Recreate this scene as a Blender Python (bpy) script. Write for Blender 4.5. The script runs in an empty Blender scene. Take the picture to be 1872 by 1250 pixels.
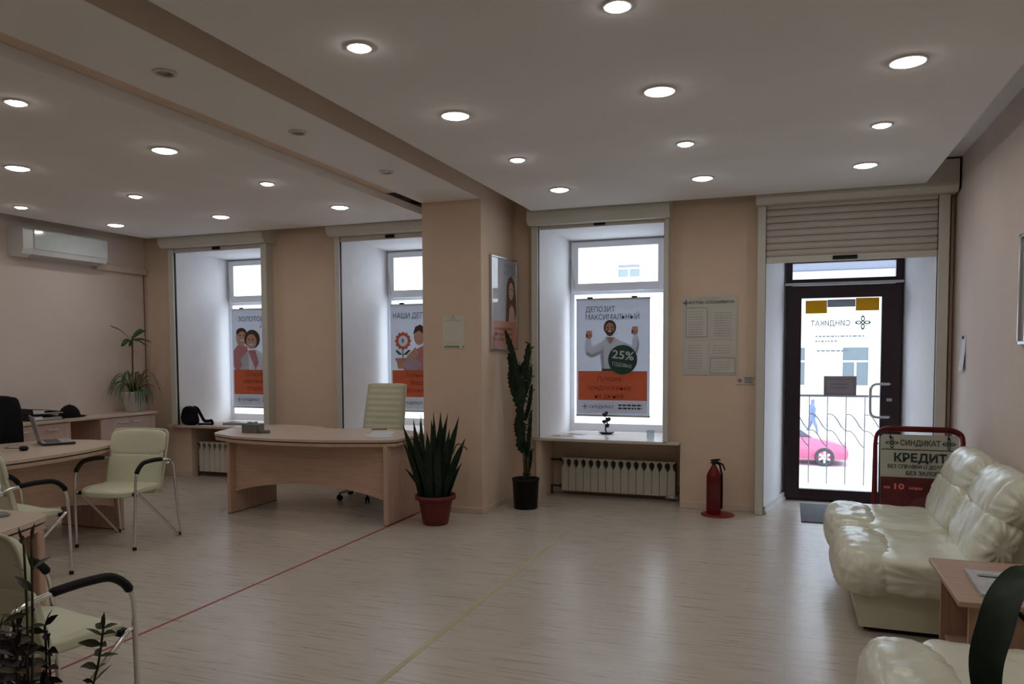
import bpy, bmesh, math, random
from mathutils import Vector, Matrix, noise

C = bpy.context.scene.collection
V = Vector
PI = math.pi
rnd = random.Random(7)

# ------------------------------------------------------------------ camera, sky, exposure
YAW, PIT, ROL = 0.34666, -0.05061, -0.00433
FPX, PPY = 1398.4, 716.76
cd = bpy.data.cameras.new('camera')
cam = bpy.data.objects.new('camera', cd)
C.objects.link(cam)
cam.location = (0, 0, 1.5)
_f = V((-math.sin(YAW) * math.cos(PIT), math.cos(YAW) * math.cos(PIT), math.sin(PIT)))
_r0 = V((math.cos(YAW), math.sin(YAW), 0))
_u0 = _r0.cross(_f)
_r = _r0 * math.cos(ROL) + _u0 * math.sin(ROL)
_u = -_r0 * math.sin(ROL) + _u0 * math.cos(ROL)
cam.rotation_euler = Matrix((_r, _u, -_f)).transposed().to_euler()
cd.sensor_width = 36
cd.lens = 36 * FPX / 1872
cd.shift_y = (PPY - 625) / 1872
cd.clip_start = 0.05
cd.clip_end = 300
bpy.context.scene.camera = cam

world = bpy.data.worlds.new('overcast_sky')
bpy.context.scene.world = world
world.use_nodes = True
bg = world.node_tree.nodes['Background']
bg.inputs[0].default_value = (0.77, 0.885, 1.0, 1)
bg.inputs[1].default_value = 4.2

vs = bpy.context.scene.view_settings
vs.view_transform = 'Standard'
vs.look = 'None'
vs.gamma = 1
vs.use_curve_mapping = False
vs.exposure = 0.0
LAMP = 40.0

# ------------------------------------------------------------------ materials
_mats = {}


def mat(name, col, rough=0.5, metal=0.0, var=0.05, scale=8.0, bump=0.0, bscale=60.0, coat=0.0, emit=0.0, translucent=0.0, spec=0.5):
    if name in _mats:
        return _mats[name]
    m = bpy.data.materials.new(name)
    m.use_nodes = True
    nt = m.node_tree
    n = nt.nodes
    p = n['Principled BSDF']
    tc = n.new('ShaderNodeTexCoord')
    nz = n.new('ShaderNodeTexNoise')
    nz.inputs['Scale'].default_value = scale
    nz.inputs['Detail'].default_value = 4
    nt.links.new(tc.outputs['Object'], nz.inputs['Vector'])
    rp = n.new('ShaderNodeValToRGB')
    rp.color_ramp.elements[0].position = 0.3
    rp.color_ramp.elements[1].position = 0.7
    a = [max(0, c * (1 - var)) for c in col]
    b = [min(1, c * (1 + var)) for c in col]
    rp.color_ramp.elements[0].color = (*a, 1)
    rp.color_ramp.elements[1].color = (*b, 1)
    nt.links.new(nz.outputs['Fac'], rp.inputs['Fac'])
    nt.links.new(rp.outputs['Color'], p.inputs['Base Color'])
    p.inputs['Roughness'].default_value = rough
    p.inputs['Metallic'].default_value = metal
    p.inputs['Specular IOR Level'].default_value = spec
    if coat:
        p.inputs['Coat Weight'].default_value = coat
        p.inputs['Coat Roughness'].default_value = 0.02
        p.inputs['Coat IOR'].default_value = 1.5 + .4 * coat
    if emit:
        p.inputs['Emission Color'].default_value = (*col, 1)
        p.inputs['Emission Strength'].default_value = emit
    if bump:
        nb = n.new('ShaderNodeTexNoise')
        nb.inputs['Scale'].default_value = bscale
        nb.inputs['Detail'].default_value = 5
        nt.links.new(tc.outputs['Object'], nb.inputs['Vector'])
        bp = n.new('ShaderNodeBump')
        bp.inputs['Strength'].default_value = bump
        bp.inputs['Distance'].default_value = 0.01
        nt.links.new(nb.outputs['Fac'], bp.inputs['Height'])
        nt.links.new(bp.outputs['Normal'], p.inputs['Normal'])
    if translucent:
        tr = n.new('ShaderNodeBsdfTranslucent')
        nt.links.new(rp.outputs['Color'], tr.inputs['Color'])
        mx = n.new('ShaderNodeMixShader')
        mx.inputs[0].default_value = translucent
        nt.links.new(p.outputs[0], mx.inputs[1])
        nt.links.new(tr.outputs[0], mx.inputs[2])
        nt.links.new(mx.outputs[0], n['Material Output'].inputs[0])
    _mats[name] = m
    return m


def glass_mat(name, tint=(1, 1, 1), refl=0.06):
    m = bpy.data.materials.new(name)
    m.use_nodes = True
    nt = m.node_tree
    n = nt.nodes
    n.remove(n['Principled BSDF'])
    t = n.new('ShaderNodeBsdfTransparent')
    t.inputs[0].default_value = (*tint, 1)
    g = n.new('ShaderNodeBsdfGlossy')
    g.inputs['Roughness'].default_value = 0.02
    mx = n.new('ShaderNodeMixShader')
    mx.inputs[0].default_value = refl
    nt.links.new(t.outputs[0], mx.inputs[1])
    nt.links.new(g.outputs[0], mx.inputs[2])
    nt.links.new(mx.outputs[0], n['Material Output'].inputs[0])
    return m


def wood_mat(name, c1, c2, axis=0, rough=0.42, stretch=14.0, scale=3.0):
    m = bpy.data.materials.new(name)
    m.use_nodes = True
    nt = m.node_tree
    n = nt.nodes
    p = n['Principled BSDF']
    tc = n.new('ShaderNodeTexCoord')
    mp = n.new('ShaderNodeMapping')
    s = [stretch] * 3
    s[axis] = 1.0
    mp.inputs['Scale'].default_value = s
    nt.links.new(tc.outputs['Object'], mp.inputs['Vector'])
    nz = n.new('ShaderNodeTexNoise')
    nz.inputs['Scale'].default_value = scale
    nz.inputs['Detail'].default_value = 6
    nz.inputs['Distortion'].default_value = 0.6
    nt.links.new(mp.outputs[0], nz.inputs['Vector'])
    rp = n.new('ShaderNodeValToRGB')
    rp.color_ramp.elements[0].position = 0.32
    rp.color_ramp.elements[1].position = 0.68
    rp.color_ramp.elements[0].color = (*c1, 1)
    rp.color_ramp.elements[1].color = (*c2, 1)
    nt.links.new(nz.outputs['Fac'], rp.inputs['Fac'])
    nt.links.new(rp.outputs['Color'], p.inputs['Base Color'])
    p.inputs['Roughness'].default_value = rough
    return m


def floor_mat():
    m = bpy.data.materials.new('laminate_planks')
    m.use_nodes = True
    nt = m.node_tree
    n = nt.nodes
    L = nt.links.new
    p = n['Principled BSDF']
    tc = n.new('ShaderNodeTexCoord')
    br = n.new('ShaderNodeTexBrick')
    br.inputs['Scale'].default_value = 1
    br.inputs['Brick Width'].default_value = 1.28
    br.inputs['Row Height'].default_value = 0.192
    br.inputs['Mortar Size'].default_value = 0.0012
    br.inputs['Mortar Smooth'].default_value = 0.2
    br.inputs['Color1'].default_value = (0.40, 0.40, 0.40, 1)
    br.inputs['Color2'].default_value = (0.62, 0.62, 0.62, 1)
    br.inputs['Mortar'].default_value = (0.2, 0.2, 0.2, 1)
    L(tc.outputs['Object'], br.inputs['Vector'])
    mp = n.new('ShaderNodeMapping')
    mp.inputs['Scale'].default_value = (0.9, 16, 1)
    L(tc.outputs['Object'], mp.inputs['Vector'])
    nz = n.new('ShaderNodeTexNoise')
    nz.inputs['Scale'].default_value = 3.2
    nz.inputs['Detail'].default_value = 7
    nz.inputs['Roughness'].default_value = 0.62
    L(mp.outputs[0], nz.inputs['Vector'])
    # grain + per plank tone
    ad = n.new('ShaderNodeMath')
    ad.operation = 'MULTIPLY_ADD'
    ad.inputs[1].default_value = 0.22
    L(br.outputs['Color'], ad.inputs[0])
    L(nz.outputs['Fac'], ad.inputs[2])
    rp = n.new('ShaderNodeValToRGB')
    e = rp.color_ramp.elements
    e[0].position = 0.38
    e[0].color = (0.43, 0.38, 0.315, 1)
    e[1].position = 0.86
    e[1].color = (0.64, 0.58, 0.51, 1)
    L(ad.outputs[0], rp.inputs['Fac'])
    mx = n.new('ShaderNodeMix')
    mx.data_type = 'RGBA'
    mx.blend_type = 'MULTIPLY'
    L(br.outputs['Fac'], mx.inputs['Factor'])
    L(rp.outputs['Color'], mx.inputs['A'])
    mx.inputs['B'].default_value = (0.72, 0.68, 0.62, 1)
    L(mx.outputs['Result'], p.inputs['Base Color'])
    rr = n.new('ShaderNodeMapRange')
    rr.inputs['To Min'].default_value = 0.25
    rr.inputs['To Max'].default_value = 0.31
    L(nz.outputs['Fac'], rr.inputs['Value'])
    L(rr.outputs[0], p.inputs['Roughness'])
    bp = n.new('ShaderNodeBump')
    bp.inputs['Strength'].default_value = 0.04
    bp.inputs['Distance'].default_value = 0.004
    L(nz.outputs['Fac'], bp.inputs['Height'])
    L(bp.outputs['Normal'], p.inputs['Normal'])
    return m


M_wall = mat('peach_paint', (0.74, 0.575, 0.44), 0.85, var=0.03, scale=3, bump=0.05, bscale=180)
M_wallr = mat('pale_peach_paint', (0.77, 0.665, 0.60), 0.85, var=0.03, scale=3, bump=0.05, bscale=180)
M_ceil = mat('ceiling_paint', (0.85, 0.82, 0.795), 0.9, var=0.02, scale=2)
M_white = mat('white_plaster', (0.82, 0.81, 0.82), 0.8, var=0.02)
M_floor = floor_mat()
M_pvc = mat('white_plastic_profile', (0.86, 0.88, 0.92), 0.35, var=0.01)
M_shut = mat('cream_shutter_metal', (0.62, 0.60, 0.53), 0.45, var=0.02)
M_shut2 = mat('grey_shutter_slat', (0.56, 0.52, 0.47), 0.5, var=0.03)
M_black = mat('black_plastic', (0.008, 0.008, 0.009), 0.5, spec=.2)
M_blackm = mat('black_fabric', (0.008, 0.008, 0.010), 0.9, bump=0.2, bscale=200, spec=.2)
M_brown = mat('dark_brown_frame', (0.022, 0.008, 0.012), 0.4)
M_chrome = mat('chrome', (0.75, 0.75, 0.75), 0.15, 1.0, var=0.01)
M_steel = mat('brushed_steel', (0.6, 0.6, 0.6), 0.35, 1.0, var=0.02)
M_glass = glass_mat('window_glass')
M_dglass = glass_mat('door_glass', (0.97, 0.98, 1.0), 0.06)
M_cglass = glass_mat('clear_glass', (0.85, 0.9, 0.92), 0.15)
M_cream = mat('cream_leatherette', (0.70, 0.71, 0.52), 0.45, var=0.03, bump=0.06, bscale=90)
M_cream2 = mat('cream_edging', (0.62, 0.63, 0.47), 0.4, var=0.02)
M_sofa = mat('ivory_leather', (0.75, 0.755, 0.61), 0.24, var=0.03, bump=0.08, bscale=26)
M_wood = wood_mat('beech_laminate', (0.53, 0.345, 0.25), (0.64, 0.44, 0.33), axis=0)
M_woodv = wood_mat('beech_laminate_upright', (0.52, 0.34, 0.25), (0.63, 0.43, 0.325), axis=2)
M_woodp = wood_mat('pinkish_laminate', (0.52, 0.37, 0.32), (0.61, 0.45, 0.39), axis=2)
M_woodt = wood_mat('beech_top', (0.56, 0.43, 0.34), (0.66, 0.52, 0.42), axis=0, rough=0.35)
M_woodd = wood_mat('cherry_laminate', (0.44, 0.28, 0.20), (0.53, 0.36, 0.265), axis=0)
M_dark = mat('dark_spacer', (0.02, 0.014, 0.012), 0.5)
M_paper = mat('white_paper', (0.75, 0.76, 0.80), 0.8, var=0.02)
M_grey = mat('grey_print', (0.42, 0.43, 0.44), 0.7)
M_dgrey = mat('dark_grey_print', (0.09, 0.09, 0.10), 0.7)
M_red = mat('red_paint', (0.14, 0.006, 0.010), 0.35, spec=.3)
M_redpot = mat('red_plastic', (0.13, 0.010, 0.010), 0.5, var=0.06)
M_soil = mat('soil', (0.035, 0.025, 0.018), 0.95, var=0.3, scale=40, bump=0.5)
M_leaf = mat('dark_green_leaf', (0.010, 0.026, 0.013), 0.5, spec=.3, var=0.45, scale=14)
M_leafg = mat('green_leaf', (0.05, 0.11, 0.025), 0.5, var=0.35, scale=10)
M_leafb = mat('browning_leaf', (0.11, 0.075, 0.03), 0.6, var=0.3, scale=10)
M_leafp = mat('purple_leaf', (0.028, 0.012, 0.018), 0.5, var=0.4, scale=14)
M_leafo = mat('olive_leaf', (0.05, 0.06, 0.022), 0.5, var=0.3, scale=14)
M_stem = mat('brown_stem', (0.09, 0.055, 0.03), 0.8, var=0.2)

# ------------------------------------------------------------------ mesh builder


class MB:
    def __init__(self):
        self.v, self.f, self.mi, self.sm, self.mats = [], [], [], [], []

    def m(self, material):
        if material not in self.mats:
            self.mats.append(material)
        return self.mats.index(material)

    def raw(self, vs, fs, material, smooth=False, T=None):
        o = len(self.v)
        k = self.m(material)
        for p in vs:
            p = V(p)
            self.v.append(T @ p if T else p)
        for f in fs:
            self.f.append([i + o for i in f])
            self.mi.append(k)
            self.sm.append(smooth)
        return self

    def box(self, x0, x1, y0, y1, z0, z1, material, T=None):
        vs = [(x, y, z) for z in (z0, z1) for y in (y0, y1) for x in (x0, x1)]
        fs = [(0, 2, 3, 1), (4, 5, 7, 6), (0, 1, 5, 4), (2, 6, 7, 3), (0, 4, 6, 2), (1, 3, 7, 5)]
        return self.raw(vs, fs, material, False, T)

    def rbox(self, x0, x1, y0, y1, z0, z1, material, r=0.005, seg=2, T=None):
        bm = bmesh.new()
        bmesh.ops.create_cube(bm, size=1)
        for v in bm.verts:
            v.co = V((x0 + (v.co.x + .5) * (x1 - x0), y0 + (v.co.y + .5) * (y1 - y0), z0 + (v.co.z + .5) * (z1 - z0)))
        bmesh.ops.bevel(bm, geom=list(bm.edges), offset=r, segments=seg, affect='EDGES', profile=0.5)
        self.bm(bm, material, False, T)
        return self

    def bm(self, bm, material, smooth=True, T=None):
        bm.verts.index_update()
        self.raw([v.co.copy() for v in bm.verts], [[v.index for v in f.verts] for f in bm.faces], material, smooth, T)
        bm.free()

    def frame(self, x0, x1, y0, y1, z0, z1, wl, wr, wt, wb, material, r=0.004):
        self.rbox(x0, x0 + wl, y0, y1, z0, z1, material, r)
        self.rbox(x1 - wr, x1, y0, y1, z0, z1, material, r)
        self.rbox(x0 + wl - r, x1 - wr + r, y0 + .0012, y1 - .0012, z1 - wt, z1 - .0006, material, r)
        self.rbox(x0 + wl - r, x1 - wr + r, y0 + .0012, y1 - .0012, z0 + .0006, z0 + wb, material, r)
        return self

    def tube(self, path, r, material, seg=10, cap=True, smooth=True, T=None):
        path = [V(p) for p in path]
        n = len(path)
        rs = r if isinstance(r, (list, tuple)) else [r] * n
        vs, fs = [], []
        t0 = (path[1] - path[0]).normalized()
        ref = V((0, 0, 1)) if abs(t0.z) < 0.9 else V((1, 0, 0))
        a = t0.cross(ref).normalized()
        for i, p in enumerate(path):
            if i == 0:
                t = path[1] - path[0]
            elif i == n - 1:
                t = path[-1] - path[-2]
            else:
                t = (path[i + 1] - p).normalized() + (p - path[i - 1]).normalized()
            if t.length < 1e-9:
                t = path[min(i + 1, n - 1)] - p
            t.normalize()
            a = (a - t * a.dot(t))
            a.normalize()
            b = t.cross(a)
            for k in range(seg):
                w = 2 * PI * k / seg
                vs.append(p + (a * math.cos(w) + b * math.sin(w)) * rs[i])
        for i in range(n - 1):
            for k in range(seg):
                fs.append((i * seg + k, i * seg + (k + 1) % seg, (i + 1) * seg + (k + 1) % seg, (i + 1) * seg + k))
        if cap:
            fs.append(tuple(reversed(range(seg))))
            fs.append(tuple((n - 1) * seg + k for k in range(seg)))
        return self.raw(vs, fs, material, smooth, T)

    def lathe(self, prof, material, cx=0, cy=0, seg=28, smooth=True, T=None, cap=True):
        vs, fs = [], []
        for r, z in prof:
            for k in range(seg):
                w = 2 * PI * k / seg
                vs.append((cx + r * math.cos(w), cy + r * math.sin(w), z))
        for i in range(len(prof) - 1):
            for k in range(seg):
                fs.append((i * seg + k, i * seg + (k + 1) % seg, (i + 1) * seg + (k + 1) % seg, (i + 1) * seg + k))
        if cap and prof[0][0] > 1e-4:
            fs.append(tuple(reversed(range(seg))))
        if cap and prof[-1][0] > 1e-4:
            fs.append(tuple((len(prof) - 1) * seg + k for k in range(seg)))
        return self.raw(vs, fs, material, smooth, T)

    def prism(self, pts, d, material, T=None, smooth=False):
        """polygon pts (list of 3-D points) extruded by vector d"""
        n = len(pts)
        d = V(d)
        vs = [V(p) for p in pts] + [V(p) + d for p in pts]
        fs = [tuple(reversed(range(n))), tuple(range(n, 2 * n))]
        fs += [(i, (i + 1) % n, n + (i + 1) % n, n + i) for i in range(n)]
        return self.raw(vs, fs, material, smooth, T)

    def build(self, name, parent=None):
        me = bpy.data.meshes.new(name)
        off = parent.matrix_basis.translation if parent is not None else V((0, 0, 0))
        p = parent.parent if parent is not None else None
        while p is not None:
            off = off + p.matrix_basis.translation
            p = p.parent
        me.from_pydata([tuple(p - off) for p in self.v], [], self.f)
        for mm in self.mats:
            me.materials.append(mm)
        for poly, k, s in zip(me.polygons, self.mi, self.sm):
            poly.material_index = k
            poly.use_smooth = s
        me.update()
        bm = bmesh.new()
        bm.from_mesh(me)
        bmesh.ops.recalc_face_normals(bm, faces=[f for f in bm.faces if len(f.edges) and all(len(e.link_faces) == 2 for e in f.edges)])
        bm.to_mesh(me)
        bm.free()
        o = bpy.data.objects.new(name, me)
        C.objects.link(o)
        if parent is not None:
            o.parent = parent
        return o


def crom(pts, n=6, closed=False):
    """Catmull-Rom through pts"""
    P = [V(p) for p in pts]
    out = []
    m = len(P)
    rng = range(m) if closed else range(m - 1)
    for i in rng:
        if closed:
            p0, p1, p2, p3 = P[(i - 1) % m], P[i], P[(i + 1) % m], P[(i + 2) % m]
        else:
            p0, p1, p2, p3 = P[max(i - 1, 0)], P[i], P[i + 1], P[min(i + 2, m - 1)]
        for k in range(n):
            t = k / n
            out.append(0.5 * ((2 * p1) + (p2 - p0) * t + (2 * p0 - 5 * p1 + 4 * p2 - p3) * t * t + (3 * p1 - p0 - 3 * p2 + p3) * t ** 3))
    if not closed:
        out.append(P[-1])
    return out


def tag(o, label, cat, group=None):
    o['label'] = label
    o['category'] = cat
    if group:
        o['group'] = group
    return o


def thing(name, label, cat, loc=(0, 0, 0), group=None):
    o = bpy.data.objects.new(name, None)
    C.objects.link(o)
    o.location = loc
    o.empty_display_size = 0.1
    o.matrix_basis.translation = V(loc)
    return tag(o, label, cat, group)


def struct(name, mb=None, loc=(0, 0, 0)):
    if mb is None:
        o = bpy.data.objects.new(name, None)
        C.objects.link(o)
        o.location = loc
        o.matrix_basis.translation = V(loc)
    else:
        o = mb.build(name)
    o['kind'] = 'structure'
    return o


def dup(root, loc, rz, label, group=None):
    def cp(o, par):
        c = o.copy()
        C.objects.link(c)
        c.parent = par
        for ch in list(o.children):
            cp(ch, c)
        return c
    r = cp(root, None)
    r.location = loc
    r.rotation_euler = (0, 0, rz)
    r['label'] = label
    if group:
        r['group'] = group
    return r


# flat artwork on a plane: o origin (lower left), R right, U up, N towards the viewer


class Art:
    def __init__(self, mb, o, R, U, N, w, h):
        self.mb, self.o, self.R, self.U, self.N, self.w, self.h = mb, V(o), V(R), V(U), V(N), w, h
        self.k = 0

    def P(self, u, v):
        return self.o + self.R * (u * self.w) + self.U * (v * self.h) + self.N * (0.0012 + self.k * 0.0005)

    def poly(self, pts, material):
        self.k += 1
        self.mb.raw([self.P(*p) for p in pts], [tuple(range(len(pts)))], material)

    def rect(self, u0, v0, u1, v1, material):
        self.poly([(u0, v0), (u1, v0), (u1, v1), (u0, v1)], material)

    def ell(self, cu, cv, ru, rv, material, n=24, a0=0, a1=2 * PI):
        m = n if a1 - a0 > 6.2 else n + 1
        self.poly([(cu + ru * math.cos(a0 + (a1 - a0) * i / n), cv + rv * math.sin(a0 + (a1 - a0) * i / n)) for i in range(m)], material)

    def ring(self, cu, cv, ru, rv, tk, material, n=20):
        self.k += 1
        vs, fs = [], []
        for i in range(n):
            w = 2 * PI * i / n
            for q in (1, 1 - tk):
                vs.append(self.P(cu + ru * q * math.cos(w), cv + rv * q * math.sin(w)))
        for i in range(n):
            j = (i + 1) % n
            fs.append((2 * i, 2 * j, 2 * j + 1, 2 * i + 1))
        self.mb.raw(vs, fs, material)

    def text(self, s, u, v, hgt, material, width=None, align='L', bold=0.0, rot=0.0, mirror=False):
        """u,v of the baseline start (fractions); hgt cap height (metres); width metres"""
        self.k += 1
        vs, fs, bw, bh = text_mesh(s, bold)
        sy = hgt / bh
        sx = (width / bw) if width else sy
        tw = bw * sx
        off = {'L': 0, 'C': -tw / 2, 'R': -tw}[align]
        base = self.P(u, v)
        c, d = math.cos(rot), math.sin(rot)
        pts = []
        for x, y in vs:
            X, Y = x * sx + off, y * sy
            if mirror:
                X = -X
            X, Y = X * c - Y * d, X * d + Y * c
            pts.append(base + self.R * X + self.U * Y)
        self.mb.raw(pts, fs, material)

    def words(self, u0, v, total, hgt, material, seed=1):
        """unreadable small print: a run of short dashes"""
        r = random.Random(seed)
        self.k += 1
        u = u0
        while u < u0 + total:
            w = r.uniform(0.02, 0.06)
            w = min(w, u0 + total - u)
            self.mb.raw([self.P(u, v), self.P(u + w, v), self.P(u + w, v + hgt), self.P(u, v + hgt)], [(0, 1, 2, 3)], material)
            u += w + 0.012

    def logo(self, cu, cv, r, material):
        """four looped petals"""
        ru, rv = r / self.w, r / self.h
        for a in range(4):
            w = PI / 2 * a
            du, dv = math.cos(w), math.sin(w)
            self.ring(cu + du * ru * 0.95, cv + dv * rv * 0.95, ru * (0.8 if a % 2 == 0 else 0.45), rv * (0.45 if a % 2 == 0 else 0.8), 0.5, material)


_tx = {}


def text_mesh(s, bold):
    key = (s, bold)
    if key in _tx:
        return _tx[key]
    c = bpy.data.curves.new('lettering', 'FONT')
    c.body = s
    c.resolution_u = 2
    c.offset = bold
    o = bpy.data.objects.new('lettering', c)
    C.objects.link(o)
    dg = bpy.context.evaluated_depsgraph_get()
    dg.update()
    me = bpy.data.meshes.new_from_object(o.evaluated_get(dg))
    vs = [(v.co.x, v.co.y) for v in me.vertices]
    fs = [tuple(p.vertices) for p in me.polygons]
    x0 = min(v[0] for v in vs)
    vs = [(x - x0, y) for x, y in vs]
    bw = max(v[0] for v in vs)
    bh = 0.69
    bpy.data.objects.remove(o)
    bpy.data.meshes.remove(me)
    bpy.data.curves.remove(c)
    _tx[key] = (vs, fs, bw, bh)
    return _tx[key]


def pillow_bm(h, n=4.0, seg=12, wr=0.006, freq=6.0, pleat=0.0, pk=14, seed=0.0, taper=0.0):
    bm = bmesh.new()
    bmesh.ops.create_cube(bm, size=2)
    bmesh.ops.subdivide_edges(bm, edges=list(bm.edges), cuts=seg, use_grid_fill=True)
    for v in bm.verts:
        p = v.co
        s = (abs(p.x) ** n + abs(p.y) ** n + abs(p.z) ** n) ** (-1.0 / n)
        q = p * s
        d = q.normalized()
        w = V((q.x * h[0], q.y * h[1], q.z * h[2]))
        a = (.42 - abs(noise.noise(V((w.x * freq + seed, w.y * freq * 2.0, w.z * freq)))) * 1.5) * wr + noise.noise(V((w.x * 3 + seed, w.y * 4, w.z * 3))) * wr * .6
        if pleat:
            ang = math.atan2(q.z, q.x)
            a += pleat * math.sin(ang * pk + 3 * noise.noise(V((ang * 3, seed, 0)))) * (abs(q.y) ** 4) * min(1, 2.2 * math.hypot(q.x, q.z))
        v.co = w + d * a
    return bm


# ------------------------------------------------------------------ room shell
WY, WYO = 7.48, 8.30          # inner and outer face of the window wall
XL, XR, YF, ZC = -7.57, 1.32, -3.0, 3.10

struct('floor', MB().box(XL - .2, XR + .2, YF - .2, WYO, -0.12, 0, M_floor))
struct('ceiling', MB().box(XL - .2, XR + .2, YF - .2, WYO, ZC, ZC + 0.12, M_ceil))
struct('wall_left', MB().box(XL - .2, XL, YF - .2, WYO, 0, ZC, M_wallr))
struct('wall_right', MB().box(XR, XR + .2, YF - .2, WYO, 0, ZC, M_wallr))
struct('wall_front', MB().box(XL, XR, YF - .2, YF, 0, ZC, M_wallr))

WIN = [  # opening left, right (front), frame left, right, niche left, right
    (-6.995, -5.72, -6.845, -5.80, -6.90, -5.75),
    (-4.676, -3.42, -4.515, -3.48, -4.62, -3.45),
    (-2.375, -1.12, -2.257, -1.205, -2.38, -0.975),
]
DOOR = (-0.205, 1.18)
TOPO = 2.80
b = MB()
edges = [XL]
for w in WIN:
    edges += [w[0], w[1]]
edges += [DOOR[0], DOOR[1], XR]
for i in range(0, len(edges), 2):
    b.box(edges[i], edges[i + 1], WY, WYO, 0.615, ZC, M_wall)
low = [XL]
for w in WIN:
    low += [w[4], w[5]]
low += [DOOR[0], DOOR[1], XR]
for i in range(0, len(low), 2):
    b.box(low[i], low[i + 1], WY, WYO, 0, 0.615, M_wall)
for w in WIN:
    b.box(w[0], w[1], WY, WYO, TOPO, ZC, M_wall)
    b.box(w[4], w[5], 7.92, WYO, 0, 0.615, M_wall)
b.box(DOOR[0], DOOR[1], WY, WYO, TOPO, ZC, M_wall)
struct('wall_back', b)

# reveals beside and above each opening
for i, w in enumerate(WIN):
    b = MB()
    z0, z1 = 0.645, TOPO
    b.prism([(w[0], 7.392, z0), (w[2], 8.17, z0), (w[0], 8.17, z0)], (0, 0, z1 - z0), M_white)
    b.prism([(w[1], 7.392, z0), (w[1], 8.17, z0), (w[3], 8.17, z0)], (0, 0, z1 - z0), M_white)
    b.prism([(w[0], 7.392, TOPO - .01), (w[0], 8.17, 2.715), (w[0], 8.17, TOPO - .01)], (w[1] - w[0], 0, 0), M_white)
    b.box(w[0], w[1], 8.15, WYO, 2.715, TOPO, M_white)
    b.box(w[0], w[2], 8.15, WYO, z0, TOPO, M_white)
    b.box(w[3], w[1], 8.15, WYO, z0, TOPO, M_white)
    struct('trim_%d' % (i + 1), b)
b = MB()
DF = (-0.035, 1.03)
b.prism([(DOOR[0], 7.392, 0), (DF[0], WYO, 0), (DOOR[0], WYO, 0)], (0, 0, TOPO), M_white)
b.prism([(DOOR[1], 7.392, 0), (DOOR[1], WYO, 0), (DF[1], WYO, 0)], (0, 0, TOPO), M_white)
b.box(DOOR[0], DOOR[1], WY, WYO, 2.42, TOPO, M_white)
struct('trim_4', b)

# baseboards
M_base = mat('beige_skirting', (0.68, 0.55, 0.43), 0.5, var=0.03)
M_basew = mat('white_skirting', (0.74, 0.72, 0.70), 0.45, var=0.03)
b = MB()
for x0, x1 in ((XL, -6.92), (-5.72, -4.66), (-0.975, DOOR[0] - .075)):
    b.rbox(x0, x1, WY - .016, WY, 0, 0.062, M_base, .004)
struct('baseboard_back', b)
struct('baseboard_left', MB().rbox(XL, XL + .016, YF, WY, 0, 0.062, M_base, .004))
struct('baseboard_right', MB().rbox(XR - .016, XR, YF, WY, 0, 0.062, M_base, .004))
b = MB()
sl = V((DF[0] - DOOR[0], WYO - WY, 0)).normalized()
nn = V((sl.y, -sl.x, 0))
p0, p1 = V((DOOR[0], 7.40, 0)), V((DF[0], WYO - .05, 0))
b.prism([p0, p1, p1 + nn * .02, p0 + nn * .02], (0, 0, 0.075), M_basew)
b.prism([p0 + nn * .02, p1 + nn * .02, p1 + nn * .032, p0 + nn * .032], (0, 0, 0.03), M_basew)
struct('baseboard_door', b)

# column and beam
CX0, CX1 = -3.275, -2.675
b = MB().box(CX0, CX1, 6.58, WY, 0, ZC, M_wall)
struct('column', b)
b = MB()
b.rbox(CX0 - .014, CX1 + .014, 6.566, 6.6, 0, 0.055, M_base, .004)
b.rbox(CX1, CX1 + .014, 6.6, WY, 0, 0.055, M_base, .004)
struct('baseboard_column', b)
b = MB()
x0, x1, y0, y1, z0, z1 = CX0, CX1, YF, 6.58, 2.92, ZC
b.raw([(x0, y0, z0), (x1, y0, z0), (x1, y1, z0), (x0, y1, z0)], [(0, 1, 2, 3)], M_ceil)
b.raw([(x1, y0, z0), (x1, y1, z0), (x1, y1, z1), (x1, y0, z1)], [(0, 1, 2, 3)], M_wall)
b.raw([(x0, y0, z0), (x0, y1, z0), (x0, y1, z1), (x0, y0, z1)], [(0, 1, 2, 3)], M_wall)
b.box(x0 + .001, x1 - .001, y0, y1, z0 + .001, z1, M_wall)
struct('beam', b)

ZP = 2.885
struct('trim_6', MB().box(-3.452, CX0 - .001, YF, 6.2, 2.952, 2.97, M_wall))
PANEL_L = (-7.22, -3.455, YF, 7.17)
PANEL_R = (-2.375, 1.045, YF, 7.15)
struct('ceiling_panel', MB().box(PANEL_L[0], PANEL_L[1], PANEL_L[2], PANEL_L[3], ZP, ZP + .068, M_ceil))
struct('ceiling_panel', MB().box(PANEL_R[0], PANEL_R[1], PANEL_R[2], PANEL_R[3], ZP, ZP + .068, M_ceil))

# ------------------------------------------------------------------ ceiling lights
M_emit = mat('lamp_diffuser', (1.0, 0.965, 0.925), 0.4, emit=LAMP, var=0.0)
M_ring = mat('lamp_ring', (0.7, 0.68, 0.66), 0.4)
ROWN = ['nearest the windows', 'second from the windows', 'third from the windows', 'fourth from the windows', 'fifth, added out of view', 'sixth, added out of view']
ROWY = [6.30, 5.23, 4.145, 3.085, 2.01, 0.94]  # last two rows lie out of view, added to light the room
protos = {}


def light_proto(r):
    t = thing('ceiling_light', '', 'ceiling light', (0, 0, 0))
    MB().lathe([(r + .012, ZP), (r + .012, ZP - .006), (r + .002, ZP - .009), (r + .001, ZP - .002), (r + .001, ZP)], M_ring).build('trim_ring', t)
    MB().lathe([(r, ZP - .001), (r, ZP - .005), (r * .7, ZP - .016), (0.0001, ZP - .019)], M_emit).build('diffuser', t)
    return t


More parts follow.
